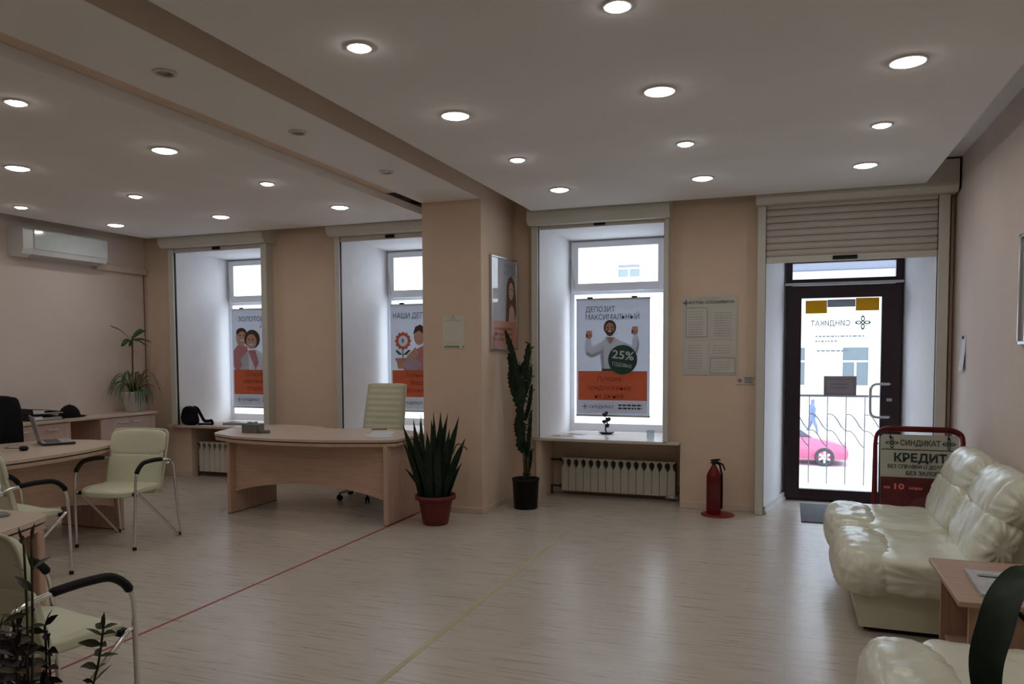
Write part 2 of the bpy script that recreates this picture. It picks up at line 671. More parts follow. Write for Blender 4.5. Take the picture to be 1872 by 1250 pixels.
for ri, y in enumerate(ROWY):
    big = ri % 2 == 0
    for x, pn, cn in ((-1.84, 'right', 'left'), (-0.66, 'right', 'middle'), (0.518, 'right', 'right'),
                      (-3.99, 'left', 'right'), (-5.37, 'left', 'middle'), (-6.75, 'left', 'left')):
        lab = '%s lit round downlight in %s ceiling panel, %s column, row %s' % ('large' if big else 'small', pn, cn, ROWN[ri])
        if big not in protos:
            protos[big] = light_proto(0.076 if big else 0.05)
            o = protos[big]
            o['label'] = lab
        else:
            o = dup(protos[big], (0, 0, 0), 0, lab)
        o['group'] = 'recessed downlights in the ceiling'
        o.location = (x, y, 0)
for k, (y, nm) in enumerate(((3.10, 'nearest the camera'), (4.21, 'in the middle'), (5.36, 'nearest the column'))):
    t = thing('spotlight', 'unlit small round spotlight in underside of beam, %s' % nm, 'spotlight', (-2.97, y, 2.92), 'unlit spotlights along the beam')
    MB().lathe([(.058, 2.92), (.058, 2.912), (.045, 2.908), (.044, 2.918)], M_ring, -2.97, y, 20).build('trim_ring', t)
    MB().lathe([(.043, 2.919), (.034, 2.914), (0.0001, 2.9125)], mat('grey_lens', (.22, .2, .19), .3), -2.97, y, 20).build('lens', t)

# ------------------------------------------------------------------ windows
for i, w in enumerate(WIN):
    fl, fr = w[2], w[3]
    root = struct('window_%d' % (i + 1), None, (fl, 8.15, .645))
    z0, z1 = 0.645, 2.715
    y0, y1 = 8.15, 8.22
    b = MB()
    b.frame(fl, fr, y0, y1, z0, z1, .045, .045, .04, .09, M_pvc)
    b.rbox(fl + .04, fr - .04, y0 + .002, y1 - .002, 2.135, 2.20, M_pvc)
    b.build('window_frame', root)
    b = MB()
    s0, s1, t0, t1 = fl + .02, fr - .02, 2.165, 2.70
    b.frame(s0, s1, y0 - .03, y0 + .012, t0, t1, .075, .075, .062, .088, M_pvc)
    sash = b.build('vent_sash', root)
    MB().rbox(s1 - .30, s1 - .22, y0 - .05, y0 - .03, t0 + .005, t0 + .035, M_pvc, .004).build('latch', sash)
    b = MB().box(s0 + .06, s1 - .06, y0 - .012, y0 - .006, t0 + .07, t1 - .05, M_glass)
    b.build('upper_pane', root)
    MB().box(fl + .035, fr - .035, y0 + .03, y0 + .036, .72, 2.15, M_glass).build('lower_pane', root)
    MB().tube([(fl + .01, y0 - .035, 2.52), (fl + .055, y0 - .04, 2.2)], .004, M_steel, 6).build('stay', root)

# sills
for i, w in enumerate(WIN):
    ms = [M_woodt, M_woodt, mat('pale_sill', (0.66, 0.58, 0.52), 0.3, var=.04)][i]
    b = MB()
    xe0, xe1 = (-7.15, -6.36) if i == 0 else ((w[0] - .07, w[1] + .1) if i == 1 else (-2.44, -0.97))
    if i == 0:
        xe1 = -5.62
    b.rbox(xe0, xe1, 7.36, WY - .001, .615, .645, ms, .006)
    b.box(w[0] + .002, w[1] - .002, WY - .001, 8.15, .616, .645, ms)
    struct('sill_%d' % (i + 1), b)
    if i == 2:
        b = MB().box(-2.415, -2.36, 7.40, WY + .03, 0, .614, mat('pipe_casing', (0.70, 0.56, 0.44), .6))
        struct('trim_5', b)

# ------------------------------------------------------------------ roller shutters


def shutter(name, label, x0, x1, g0, g1, zb, zt, bar, zlow, slats=None, extra=None):
    t = thing('roller_shutter', label, 'shutter', ((x0 + x1) / 2, 7.36, zb), 'roller shutters over the openings')
    yf = 7.22
    pr = [(WY, zt), (yf, zt), (yf, zb + .045), (yf + .045, zb), (WY, zb)]
    b = MB().prism([(x0, y, z) for y, z in pr], (x1 - x0, 0, 0), M_shut)
    b.prism([(x0 - .006, y, z) for y, z in pr], (.006, 0, 0), M_shut)
    b.prism([(x1, y, z) for y, z in pr], (.006, 0, 0), M_shut)
    b.build('shutter_box', t)
    for a, c, inner in ((g0[0], g0[1], g0[1]), (g1[0], g1[1], g1[0])):
        b = MB().rbox(a, c, 7.345, 7.392, zlow, zb, M_shut, .006)
        b.box(a + .004, c - .004, 7.392, WY - .0005, zlow, zb, M_shut)
        s = 1 if inner == c else -1
        b.box(min(inner, inner + s * .004), max(inner, inner + s * .004), 7.366, 7.392, zlow, zb, M_black)
        b.build('guide_rail', t)
    lo, hi = bar
    bb = MB().rbox(g0[1] + .004, g1[0] - .004, 7.365, 7.39, lo, hi, M_shut2 if not slats else M_shut, .004).build('bottom_bar', t)
    xm = (g0[1] + g1[0]) / 2 + (.0 if not slats else -.03)
    lw = .055 if not slats else .1
    MB().rbox(xm - lw, xm + lw, 7.35, 7.366, lo + .012, lo + .045, M_black, .004).build('lock', bb)
    if slats:
        b = MB()
        z = hi
        while z < zb + .02:
            pts = []
            for k in range(7):
                q = k / 6
                pts.append((7.385 - .012 * math.sin(PI * q), z + .004 + .054 * q))
            pts.append((7.395, z + .058))
            pts.append((7.395, z + .004))
            b.prism([(g0[1] + .004, y, zz) for y, zz in pts], (g1[0] - g0[1] - .008, 0, 0), M_shut2)
            b.box(g0[1] + .004, g1[0] - .004, 7.388, 7.392, z, z + .06, mat('slat_gap', (.20, .17, .15), .6))
            z += .0605
        b.build('slat_curtain', t)
    return t


shutter('s', 'rolled up cream shutter over window nearest the left wall', -7.09, -5.60, (-7.071, -6.995), (-5.72, -5.644), 2.775, 3.05, (2.725, 2.79), .645)
shutter('s', 'rolled up cream shutter over window partly hidden by the column', -4.755, -3.35, (-4.739, -4.676), (-3.42, -3.357), 2.79, 3.05, (2.735, 2.80), .645)
shutter('s', 'rolled up cream shutter over window with bearded man poster', -2.445, -1.06, (-2.444, -2.375), (-1.12, -1.076), 2.765, 3.05, (2.732, 2.79), .645)
t = shutter('s', 'cream roller shutter half lowered above the glass entrance door', -0.285, 1.295, (-0.277, -0.206), (1.178, 1.262), 2.82, 3.08, (2.305, 2.362), 0.0, slats=True)
b = MB().box(1.302, 1.318, 7.24, WY, 2.84, 3.09, M_black)  # black plate paints the shade in the gap between box and wall
b.build('gap_plate', t)
t = thing('cable_conduit', 'thin brown cable conduit running down corner right of the door', 'conduit', (1.285, 7.46, 0))
mc = mat('brown_conduit', (.17, .11, .08), .6)
MB().tube([(1.276, 7.465, 2.81), (1.276, 7.465, 0.02)], .007, mc, 8).build('cable', t)
MB().rbox(1.29, 1.312, 7.455, 7.479, 0.0, 2.81, M_wall, .003).build('casing', t)

# ------------------------------------------------------------------ entrance door
root = struct('door_1', None, (0.5, 8.27, 0))
y0, y1 = 8.23, 8.30
b = MB()
b.frame(-.035, 1.03, y0, y1, 0, 2.42, .065, .065, .035, .018, M_brown)
b.rbox(.026, .969, y0 + .002, y1 - .002, 2.165, 2.228, M_brown)
b.build('door_frame', root)
MB().box(.02, .975, 8.26, 8.266, 2.22, 2.39, M_dglass).build('transom_pane', root)
MB().rbox(-.04, 1.035, y0 - .02, y0 + .002, 2.165, 2.19, mat('pale_strip', (.6, .57, .58), .4), .004).build('transom_strip', root)
b = MB()
b.frame(-.02, 1.015, y0 - .015, y1 - .02, .02, 2.16, .138, .17, .124, .102, M_brown)
leaf = b.build('door_leaf', root)
MB().box(.11, .855, 8.25, 8.256, .11, 2.05, M_dglass).build('door_pane', leaf)
hp = crom([(.915, 8.21, 1.19), (.915, 8.15, 1.19), (.86, 8.13, 1.19), (.79, 8.13, 1.188), (.757, 8.13, 1.155), (.75, 8.13, 1.10), (.75, 8.13, .96), (.757, 8.13, .90), (.79, 8.13, .872), (.86, 8.13, .87), (.915, 8.15, .87), (.915, 8.21, .87)], 5)
MB().tube(hp, .014, M_steel, 10).build('pull_handle', leaf)
MB().rbox(.90, .95, 8.205, 8.216, 1.02, 1.05, M_steel, .003).build('lock', leaf)

# things stuck on the door glass
YG = 8.248
M_yel = mat('yellow_film', (0.55, 0.36, 0.02), .5, translucent=.45)


def decal(name, label, cat, x0, x1, z0, z1, m, group=None, y=YG):
    o = MB().box(x0, x1, y - .002, y, z0, z1, m).build(name)
    return tag(o, label, cat, group)


decal('sticker', 'yellow square sticker at top left of the door glass', 'sticker', .155, .355, 1.885, 2.015, M_yel)
decal('sticker', 'yellow square sticker at top right of the door glass', 'sticker', .615, .825, 1.905, 2.03, M_yel)
decal('sticker', 'grey strip sticker between the two yellow stickers', 'sticker', .357, .613, 1.945, 2.02, mat('grey_film', (.38, .40, .43), .5, translucent=.3))
t = thing('notice_plate', 'grey rectangular notice plate hung in the middle of the door glass', 'sign', (.48, YG, 1.05))
mp_ = mat('mauve_plate', (.36, .31, .34), .5, translucent=.12)
MB().rbox(.335, .635, YG - .008, YG - .001, 1.063, 1.262, mp_, .003).build('plate', t)
a = Art(MB(), (.335, YG - .0085, 1.063), (1, 0, 0), (0, 0, 1), (0, -1, 0), .30, .20)
mpd = mat('mauve_print', (.24, .21, .25), .5)
a.rect(.06, .82, .94, .86, mpd)
a.rect(.06, .08, .94, .12, mpd)
a.rect(.06, .12, .09, .82, mpd)
a.rect(.91, .12, .94, .82, mpd)
a.rect(.2, .55, .72, .62, mpd)
a.rect(.2, .38, .72, .45, mpd)
a.mb.build('border_print', t)
M_dgreen = mat('dark_green_print', (.01, .09, .07), .5)
t = thing('glass_lettering', 'mirrored green shop lettering and petal logo on the door glass', 'lettering', (.48, YG, 1.2))
M_ltr = mat('grey_green_lettering', (.03, .05, .05), .5)
M_pale = mat('pale_lettering', (.40, .43, .45), .5, translucent=.3)


def glass_art():
    return Art(MB(), (.12, YG - .001, 1.2), (1, 0, 0), (0, 0, 1), (0, -1, 0), .72, .8)


a = glass_art()
a.text('СИНДИКАТ', .62, .70, .052, M_ltr, .36, 'L', .012, 0, True)
a.mb.build('name_lettering', t)
a = glass_art()
a.logo(.78, .735, .040, M_dgreen)
a.mb.build('petal_logo', t)
for k, (u, v, w_) in enumerate(((.18, .56, .62), (.18, .50, .28), (.2, .38, .4))):
    a = glass_art()
    a.words(u, v, w_, .02, M_pale, k + 3)
    a.mb.build('small_print', t)

# ------------------------------------------------------------------ posters in the windows
M_pb = mat('poster_grey', (.66, .68, .73), .6, var=.02, translucent=.34)
M_pw = mat('poster_white', (.74, .75, .79), .6, var=.02, translucent=.34)
M_or = mat('poster_orange', (.72, .15, .055), .6, var=.03, translucent=.36)
M_ord = mat('poster_brick', (.26, .045, .015), .6, translucent=.1)
M_skin = mat('print_skin', (.50, .24, .15), .7, translucent=.1)
M_skin2 = mat('print_skin_light', (.60, .34, .25), .7, translucent=.1)
M_hair = mat('print_brown', (.08, .035, .02), .7)
M_shirt = mat('print_shirt', (.70, .71, .75), .7, translucent=.32)
M_shirt2 = mat('print_shirt_shade', (.46, .47, .52), .7, translucent=.22)
M_green = mat('print_green', (.008, .055, .035), .6)
M_ink = mat('print_ink', (.05, .05, .06), .7)
M_pink = mat('print_pink', (.55, .22, .24), .7, translucent=.1)
M_lil = mat('print_lilac', (.48, .36, .44), .7, translucent=.1)


def poster(x0, label):
    w, h, z0, y = .795, 1.255, .824, 8.05
    t = thing('window_poster', label, 'poster', (x0 + w / 2, y, z0), 'advertising posters hung in the windows')
    mb = MB()
    mb.box(x0, x0 + w, y, y + .004, z0, z0 + h, M_pb)
    a = Art(mb, (x0, y, z0), (1, 0, 0), (0, 0, 1), (0, -1, 0), w, h)
    a.rect(.025, .135, .965, .385, M_or)
    a.rect(.025, .025, .965, .132, M_pw)
    a.logo(.12, .08, .016, M_ink)
    a.text('СИНДИКАТ', .18, .067, .03, M_ink, .27, 'L', .004)
    a.words(.58, .088, .32, .014, M_ink, 5)
    a.words(.58, .062, .32, .014, M_ink, 6)
    b = MB()
    b.rbox(x0 - .004, x0 + w + .004, y - .004, y + .008, z0 + h - .012, z0 + h + .006, M_steel, .003)
    b.rbox(x0 - .004, x0 + w + .004, y - .004, y + .008, z0 - .006, z0 + .012, M_steel, .003)
    b.rbox(x0 + .6, x0 + .66, y - .004, y + .01, z0 + h, z0 + h + .02, M_black, .002)
    b.rbox(x0 + .12, x0 + .18, y - .004, y + .01, z0 + h, z0 + h + .02, M_black, .002)
    for xx in (x0 + .15, x0 + .63):
        b.tube([(xx, y + .003, z0 + h + .01), (xx, y + .003, z0 + h + .06), (xx, 8.12, 2.165)], .0015, M_steel, 5)
    b.build('hanging_rail', t)
    return t, a


def zz(pts):  # zoomed picture coordinates of the bearded man poster -> fractions
    return [((x - 65) / 625, 1 - (y - 75) / 995) for x, y in pts]


t, a = poster(-2.163, 'poster of bearded man with raised fists and green 25% disc')
a.text('ДЕПОЗИТ', .13, .888, .056, M_ink, .32)
a.text('МАКСИМАЛЬНЫЙ', .13, .822, .056, M_ink, .58)
a.poly(zz([(320, 400), (395, 405), (480, 450), (505, 560), (500, 690), (290, 690), (275, 560), (280, 450)]), M_shirt)
a.poly(zz([(292, 435), (292, 535), (200, 575), (150, 548), (138, 470), (160, 398), (198, 405), (190, 470), (225, 468)]), M_shirt)
a.poly(zz([(150, 548), (200, 575), (292, 535), (285, 510), (205, 545), (160, 520)]), M_shirt2)
a.poly(zz([(470, 440), (540, 470), (548, 385), (588, 378), (605, 470), (590, 530), (500, 560)]), M_shirt)
a.poly(zz([(588, 378), (605, 470), (590, 530), (560, 540), (585, 470)]), M_shirt2)
a.poly(zz([(275, 560), (300, 470), (310, 690), (290, 690)]), M_shirt2)
for cx, cy in ((178, 380), (567, 350)):
    (u, v), = zz([(cx, cy)])
    a.ell(u, v, .042, .032, M_skin)
    for k in range(4):
        a.ell(u - .03 + k * .02, v + .022, .011, .018, M_skin2, 10)
    a.ell(u - .035, v - .006, .011, .02, M_hair, 10)
(u, v), = zz([(357, 318)])
a.ell(u, v, .085, .063, M_hair)
(u, v), = zz([(357, 330)])
a.ell(u, v, .06, .052, M_skin)
(u, v), = zz([(357, 362)])
a.ell(u, v, .052, .03, M_hair)
(u, v), = zz([(357, 350)])
a.ell(u, v, .028, .009, M_pw, 14)
for dx in (-20, 20):
    (u, v), = zz([(357 + dx, 318)])
    a.ell(u, v, .014, .005, M_hair, 10)
(u, v), = zz([(357, 334)])
a.ell(u, v, .012, .01, M_skin2, 10)
a.poly(zz([(322, 398), (398, 402), (364, 460)]), M_skin)
a.poly(zz([(318, 395), (335, 395), (362, 455), (345, 450)]), M_shirt2)
a.rect(.36, .385, .54, .405, M_hair)
(u, v), = zz([(466, 590)])
a.ell(u, v, .196, .124, M_green, 40)
a.text('25%', u, v + .005, .085, M_pw, .235, 'C', .02, -.12)
a.text('ГОДОВЫХ', u - .01, v - .06, .036, M_pw, .21, 'C', .01, -.16)
a.text('Лучшее', .46, .30, .052, M_ord, .27, 'C')
a.text('предложение', .46, .225, .052, M_ord, .47, 'C')
a.text('на рынке', .46, .155, .052, M_ord, .31, 'C')
a.mb.build('print', t)

t, a = poster(-6.73, 'poster of smiling older couple in window nearest the left wall')
a.text('ЗОЛОТОЙ', .13, .875, .058, M_ink, .40)
a.text('ДЕПОЗИТ', .55, .815, .058, M_ink, .32)
# man behind, woman in front, scarf
a.poly([(.03, .42), (.03, .58), (.12, .64), (.30, .62), (.34, .385), (.06, .385)], M_pink)
a.ell(.19, .71, .11, .085, M_skin2)
a.ell(.19, .765, .10, .045, M_hair)
a.ell(.20, .715, .085, .06, M_skin2)
a.ell(.205, .685, .04, .010, M_pw, 14)
a.poly([(.14, .385), (.18, .50), (.32, .585), (.52, .58), (.66, .50), (.70, .385)], M_shirt)
a.ell(.40, .695, .15, .095, M_hair)
a.ell(.385, .67, .10, .075, M_skin2)
a.ell(.38, .64, .05, .012, M_pw, 14)
for q in (.34, .42):
    a.ell(q, .69, .016, .006, M_hair, 10)
for q in (.165, .24):
    a.ell(q, .735, .014, .006, M_hair, 10)
a.poly([(.32, .58), (.46, .585), (.52, .46), (.46, .385), (.40, .47)], M_pink)
a.ell(.12, .44, .07, .04, M_pink)
a.poly([(.6, .385), (.62, .55), (.72, .62), (.85, .55), (.88, .385)], M_dgrey)
a.text('Спокойная', .5, .32, .05, M_ord, .37, 'C')
a.text('обеспеченная', .5, .25, .05, M_ord, .45, 'C')
a.text('старость', .5, .18, .05, M_ord, .32, 'C')
a.mb.build('print', t)

t, a = poster(-4.432, 'poster of woman and orange flowerpot, cut off by the column')
a.text('НАШИ ДЕПОЗИТЫ', .05, .87, .062, M_ink, .66)
a.ring(.21, .66, .105, .068, .25, M_or)
for k in range(12):
    w_ = 2 * PI * k / 12
    a.ell(.21 + .105 * math.cos(w_), .66 + .068 * math.sin(w_), .028, .018, M_or, 10)
a.ell(.21, .66, .07, .045, M_pw)
a.text('8', .21, .645, .045, M_ord, None, 'C', .02)
a.rect(0.202, .50, 0.218, .60, M_leafg)
a.poly([(0.210, .53), (0.110, .58), (0.090, .565), (0.140, .53)], M_leafg)
a.poly([(0.210, .53), (0.310, .58), (0.340, .57), (0.270, .53)], M_leafg)
a.poly([(0.130, .40), (0.290, .40), (0.320, .48), (0.100, .48)], mat('print_terracotta', (.55, .25, .15), .7))
a.rect(0.085, .475, 0.335, .50, mat('print_terracotta', (.55, .25, .15), .7))
a.poly([(0.220, .385), (0.240, .48), (0.360, .56), (0.560, .62), (0.710, .58), (0.710, .385)], M_pink)
a.ell(0.480, .70, .085, .08, M_skin2)
a.poly([(0.380, .72), (0.420, .79), (0.500, .81), (0.580, .78), (0.610, .66), (0.580, .6), (0.560, .72), (0.480, .755)], M_hair)
a.poly([(0.260, .40), (0.280, .52), (0.420, .60), (0.480, .55), (0.380, .45), (0.360, .385)], M_skin2)
a.ell(0.360, .44, .16, .055, M_lil)
a.text('Только для', .5, .32, .05, M_ord, .40, 'C')
a.text('Ваших', .5, .25, .05, M_ord, .25, 'C')
a.text('вложений', .5, .18, .05, M_ord, .35, 'C')
a.mb.build('print', t)

# ------------------------------------------------------------------ wall things
# picture on the column's side
t = thing('framed_picture', 'framed poster of long haired woman hung on side of column', 'picture', (-2.675, 7.12, 1.535))
b = MB()
PT = Matrix.Translation((CX1 + .003, 6.785, 1.535)) @ Matrix.Rotation(math.radians(-6), 4, 'Z')     # far edge stands off the column
pw_, ph_ = .575, .905
b.rbox(0, .024, 0, .02, 0, ph_, M_steel, .004, T=PT)
b.rbox(0, .024, pw_ - .02, pw_, 0, ph_, M_steel, .004, T=PT)
b.rbox(0.001, .023, .018, pw_ - .018, 0.001, .022, M_steel, .004, T=PT)
b.rbox(0.001, .023, .018, pw_ - .018, ph_ - .022, ph_ - .001, M_steel, .004, T=PT)
b.build('picture_frame', t)
b = MB().box(.002, .012, .018, pw_ - .018, .02, ph_ - .02, mat('glazed_grey_print', (.44, .45, .50), .5, coat=1.0), T=PT)
_n = PT.to_3x3()
a = Art(b, PT @ V((.0115, .018, .02)), _n @ V((0, 1, 0)), (0, 0, 1), _n @ V((1, 0, 0)), pw_ - .036, ph_ - .04)
gs = mat('glazed_salmon_print', (.55, .24, .16), .5, coat=1.0)
gh = mat('glazed_hair_print', (.10, .05, .04), .5, coat=1.0)
gk = mat('glazed_skin_print', (.60, .36, .28), .5, coat=1.0)
gd = mat('glazed_grey_text', (.25, .26, .32), .5, coat=1.0)
a.rect(0, 0, 1, .30, gs)
a.text('НАШИ', .5, .90, .05, gd, .24)
a.text('КРЕДИТЫ', .5, .82, .05, gd, .32)
a.poly([(.55, .30), (.58, .55), (.60, .72), (.68, .80), (.80, .82), (.92, .76), (.97, .60), (.99, .42), (.93, .30)], gh)
a.poly([(.66, .30), (.70, .45), (.80, .50), (.90, .44), (.94, .30)], gk)
a.ell(.77, .65, .10, .10, gk)
a.ell(.73, .67, .02, .01, gh, 10)
a.ell(.81, .67, .02, .01, gh, 10)
a.ell(.77, .595, .035, .012, gs, 12)
for k in range(3):
    a.words(.12, .20 - k * .06, .7, .03, mat('glazed_brick_print', (.36, .12, .08), .5, coat=1.0), k)
a.mb.build('glazed_print', t)

# notice on the column's front (its code is left out)
t = thing('paper_notice', 'white paper notice with green strip on front of column', 'notice', (-2.96, 6.579, 1.548))
M_npap = mat('notice_paper', (.70, .68, .58), .8, var=.02)
b = MB().box(-3.068, -2.848, 6.5765, 6.579, 1.548, 1.855, M_npap)
a = Art(b, (-3.068, 6.5765, 1.548), (1, 0, 0), (0, 0, 1), (0, -1, 0), .22, .307)
a.rect(.08, .03, .78, .085, mat('green_strip', (.20, .30, .10), .7))
a.rect(.92, .02, .96, .09, M_leafg)
a.words(.1, .845, .78, .018, M_grey, 4)
a.words(.3, .90, .4, .018, M_grey, 8)
a.words(.12, .20, .74, .014, mat('faint_print', (.52, .50, .44), .8), 4)
a.words(.12, .15, .6, .014, mat('faint_print', (.52, .50, .44), .8), 5)
a.mb.build('sheet', t)
MB().lathe([(.0001, 0), (.006, .001), (.006, .004), (.0001, .006)], M_dgrey, seg=10, T=Matrix.Translation((-2.958, 6.5765, 1.848)) @ Matrix.Rotation(PI / 2, 4, 'X')).build('pin', t)

# info board right of the window
t = thing('info_board', 'clear consumer information board with four document pockets beside the door', 'notice board', (-.7, 7.478, 1.285))
M_bd = mat('frosted_board', (.58, .58, .50), .35, var=.02)
M_doc = mat('board_document', (.62, .60, .56), .7, var=.03)
M_docl = mat('document_print', (.40, .38, .36), .8)
bx0, bx1, bz0, bz1 = -.958, -.452, 1.287, 2.034
b = MB().rbox(bx0, bx1, 7.474, WY - .0005, bz0, bz1, M_bd, .002)
a = Art(b, (bx0, 7.474, bz0), (1, 0, 0), (0, 0, 1), (0, -1, 0), bx1 - bx0, bz1 - bz0)
a.logo(.06, .92, .017, M_ink)
a.text('КУТОК СПОЖИВАЧА', .13, .905, .026, M_ink, .41, 'L', .012)
a.words(.3, .965, .4, .008, M_grey, 2)
a.mb.build('board', t)
for k, (u0, v0, u1, v1, fr) in enumerate(((.06, .48, .46, .86, 1), (.52, .46, .98, .84, 0), (.05, .05, .46, .43, 0), (.51, .02, .97, .22, 1), (.51, .24, .97, .43, 0))):
    a2 = Art(MB(), (bx0, 7.4732, bz0), (1, 0, 0), (0, 0, 1), (0, -1, 0), bx1 - bx0, bz1 - bz0)
    a2.rect(u0, v0, u1, v1, M_docl if fr else M_doc)
    if fr:
        a2.rect(u0 + .015, v0 + .012, u1 - .015, v1 - .012, M_doc)
    v = v1 - .06
    j = 0
    while v > v0 + .03:
        a2.words(u0 + .05, v, (u1 - u0) - .14, .007, M_docl, k * 9 + j)
        v -= .032
        j += 1
    a2.mb.build('document', t)

# small label plate beside the door
t = thing('label_plate', 'small white label plate with red mark below the information board', 'sign', (-.375, 7.478, 1.2))
b = MB().rbox(-.457, -.300, 7.472, WY - .0005, 1.2, 1.286, mat('plate_white', (.60, .57, .52), .5), .003)
a = Art(b, (-.457, 7.472, 1.2), (1, 0, 0), (0, 0, 1), (0, -1, 0), .157, .086)
a.ell(.2, .42, .12, .22, mat('red_print', (.45, .15, .12), .6))
for k in range(3):
    a.words(.46, .68 - k * .24, .48, .1, M_dgrey, k + 2)
a.mb.build('plate', t)

# right wall: paper and framed picture
t = thing('wall_paper_sheet', 'narrow white paper sheet pinned to right wall near the door', 'paper', (1.318, 7.0, 1.345))
b = MB()
pts = []
for k in range(7):
    z = 1.345 + k * .0483
    pts.append((1.3185 - .020 * ((6 - k) / 6) ** 2, z))
vs, fs = [], []
for x, z in pts:
    vs += [(x, 6.925, z), (x, 7.085, z)]
for k in range(6):
    fs.append((2 * k, 2 * k + 1, 2 * k + 3, 2 * k + 2))
b.raw(vs, fs, M_paper)
b.build('sheet', t)
MB().rbox(1.308, 1.319, 6.99, 7.03, 1.60, 1.625, M_dgrey, .003).build('clip', t)
t = thing('framed_picture', 'framed glazed poster on right wall at the photo edge', 'picture', (1.318, 5.05, 1.54))
b = MB()
for (ya, yb, za, zb) in ((4.72, 4.74, 1.54, 2.2), (5.36, 5.385, 1.54, 2.2), (4.72, 5.385, 1.54, 1.562), (4.72, 5.385, 2.178, 2.2)):
    b.rbox(1.292, XR - .0005, ya, yb, za, zb, M_steel, .004)
b.build('picture_frame', t)
MB().box(1.308, XR - .0005, 4.735, 5.365, 1.555, 2.185, mat('glazed_pale_print', (.5, .5, .52), .4, coat=1.0)).build('glazed_print', t)

# air conditioner
t = thing('air_conditioner', 'white wall mounted air conditioner high on left wall', 'air conditioner', (XL, 6.2, 2.52))
M_ac = mat('ac_plastic', (.72, .72, .70), .3, var=.01)
ya, yb = 5.70, 6.73
pr = [(XL + .001, 2.53), (XL + .13, 2.515), (XL + .20, 2.545), (XL + .225, 2.60), (XL + .225, 2.79), (XL + .20, 2.815), (XL + .001, 2.815)]
MB().prism([(x, ya, z) for x, z in pr], (0, yb - ya, 0), M_ac).build('body', t)
MB().rbox(XL + .2255, XL + .235, ya + .12, yb - .01, 2.60, 2.80, mat('ac_panel', (.66, .72, .72), .12, coat=.5), .003).build('front_panel', t)
MB().prism([(XL + .135, ya + .12, 2.5145), (XL + .205, ya + .12, 2.546), (XL + .207, ya + .12, 2.542), (XL + .137, ya + .12, 2.510)], (0, yb - ya - .16, 0), mat('ac_louver', (.45, .43, .40), .4)).build('louver', t)
t = thing('pipe_trunking', 'white pipe trunking running from air conditioner to the corner', 'pipe', (XL + .03, 7.1, 2.49))
MB().rbox(XL + .002, XL + .06, yb + .003, WY - .02, 2.49, 2.565, mat('trunking', (.70, .58, .48), .5), .006).build('duct', t)
MB().tube([(XL + .012, WY - .03, 2.49), (XL + .012, WY - .03, .9)], .006, mc, 6).build('cable', t)

# ------------------------------------------------------------------ radiators
M_rad = mat('radiator_enamel', (.62, .61, .52), .4, var=.02)
M_radd = mat('radiator_gap', (.05, .055, .045), .7)


def radiator(x0, n, label, z0=.05, z1=.40, dy=0.0):
    t = thing('radiator', label, 'radiator', (x0 + n * .04, 7.8, 0), 'white sectional radiators under the windows')
    pw = .0795
    for k in range(n):
        xa, xb = x0 + k * pw, x0 + (k + 1) * pw - .005
        xm = (xa + xb) / 2
        b = MB()
        prof = [(xa, z0), (xb, z0), (xb, z1 - .11), (xb - .024, z1 - .065), (xb - .024, z1 - .03), (xb, z1 - .012), (xb, z1), (xa, z1), (xa, z1 - .012), (xa + .024, z1 - .03), (xa + .024, z1 - .065), (xa, z1 - .11)]
        b.prism([(x, 7.75, z) for x, z in prof], (0, .075, 0), M_rad)
        b.box(xm - .012, xm + .012, 7.79, 7.83, z0, z1, M_rad)
        b.build('section', t)
    b = MB()
    b.box(x0, x0 + n * pw, 7.80, 7.83, z0 + .03, z1 - .02, M_radd)
    b.build('core', t)
    q = .06 if dy else .13
    for z in (z0 + .04, z1 - .03):
        b = MB().tube([(x0 - q, 7.80, z), (x0 + .02, 7.80, z)], .012, M_radd, 8)
        b.tube([(x0 - .035, 7.80, z), (x0 - .015, 7.80, z)], .02, M_radd, 8)
        if z < .2:
            b.tube([(x0 - q + .01, 7.80, z), (x0 - q + .01, 7.80, 0.0)], .012, M_radd, 8)
        b.build('pipe', t)
    xe = x0 + n * pw
    MB().tube([(xe - .02, 7.80, z0 + .03), (xe + .035, 7.80, z0 + .03), (xe + .035, 7.80, z0 + .10)], .014, M_radd, 8).build('valve', t)
    MB().tube([(xe - .1, 7.76, z0 - .012), (xe + .03, 7.76, z0 - .012)], .02, M_steel, 10).build('drain_tap', t)
    t.location.y += dy
    return t


radiator(-2.245, 15, 'white sectional radiator in niche under window with bearded man poster')
radiator(-6.83, 12, 'white sectional radiator in niche under the window nearest left wall', .065, .43, -.225)
radiator(-4.55, 12, 'white sectional radiator in niche behind the curved desk', .065, .43, -.225)

# ------------------------------------------------------------------ desks
top_out = [(-5.03, 5.80), (-4.8, 5.70), (-4.5, 5.645), (-4.1, 5.635), (-3.74, 5.68), (-3.4, 5.785), (-3.225, 5.87), (-3.2, 5.98), (-3.21, 6.3), (-3.30, 6.50), (-3.45, 6.64), (-3.85, 6.74),
           (-4.1, 6.68), (-4.25, 6.60), (-4.4, 6.62), (-4.6, 6.74), (-5.05, 6.82), (-5.27, 6.6), (-5.32, 6.35), (-5.2, 5.97), (-5.10, 5.83)]
DX, DY = -4.12, 5.83
t2 = [V((x - DX, y - DY, 0)) for x, y in top_out]
outl = crom(t2, 4, True)


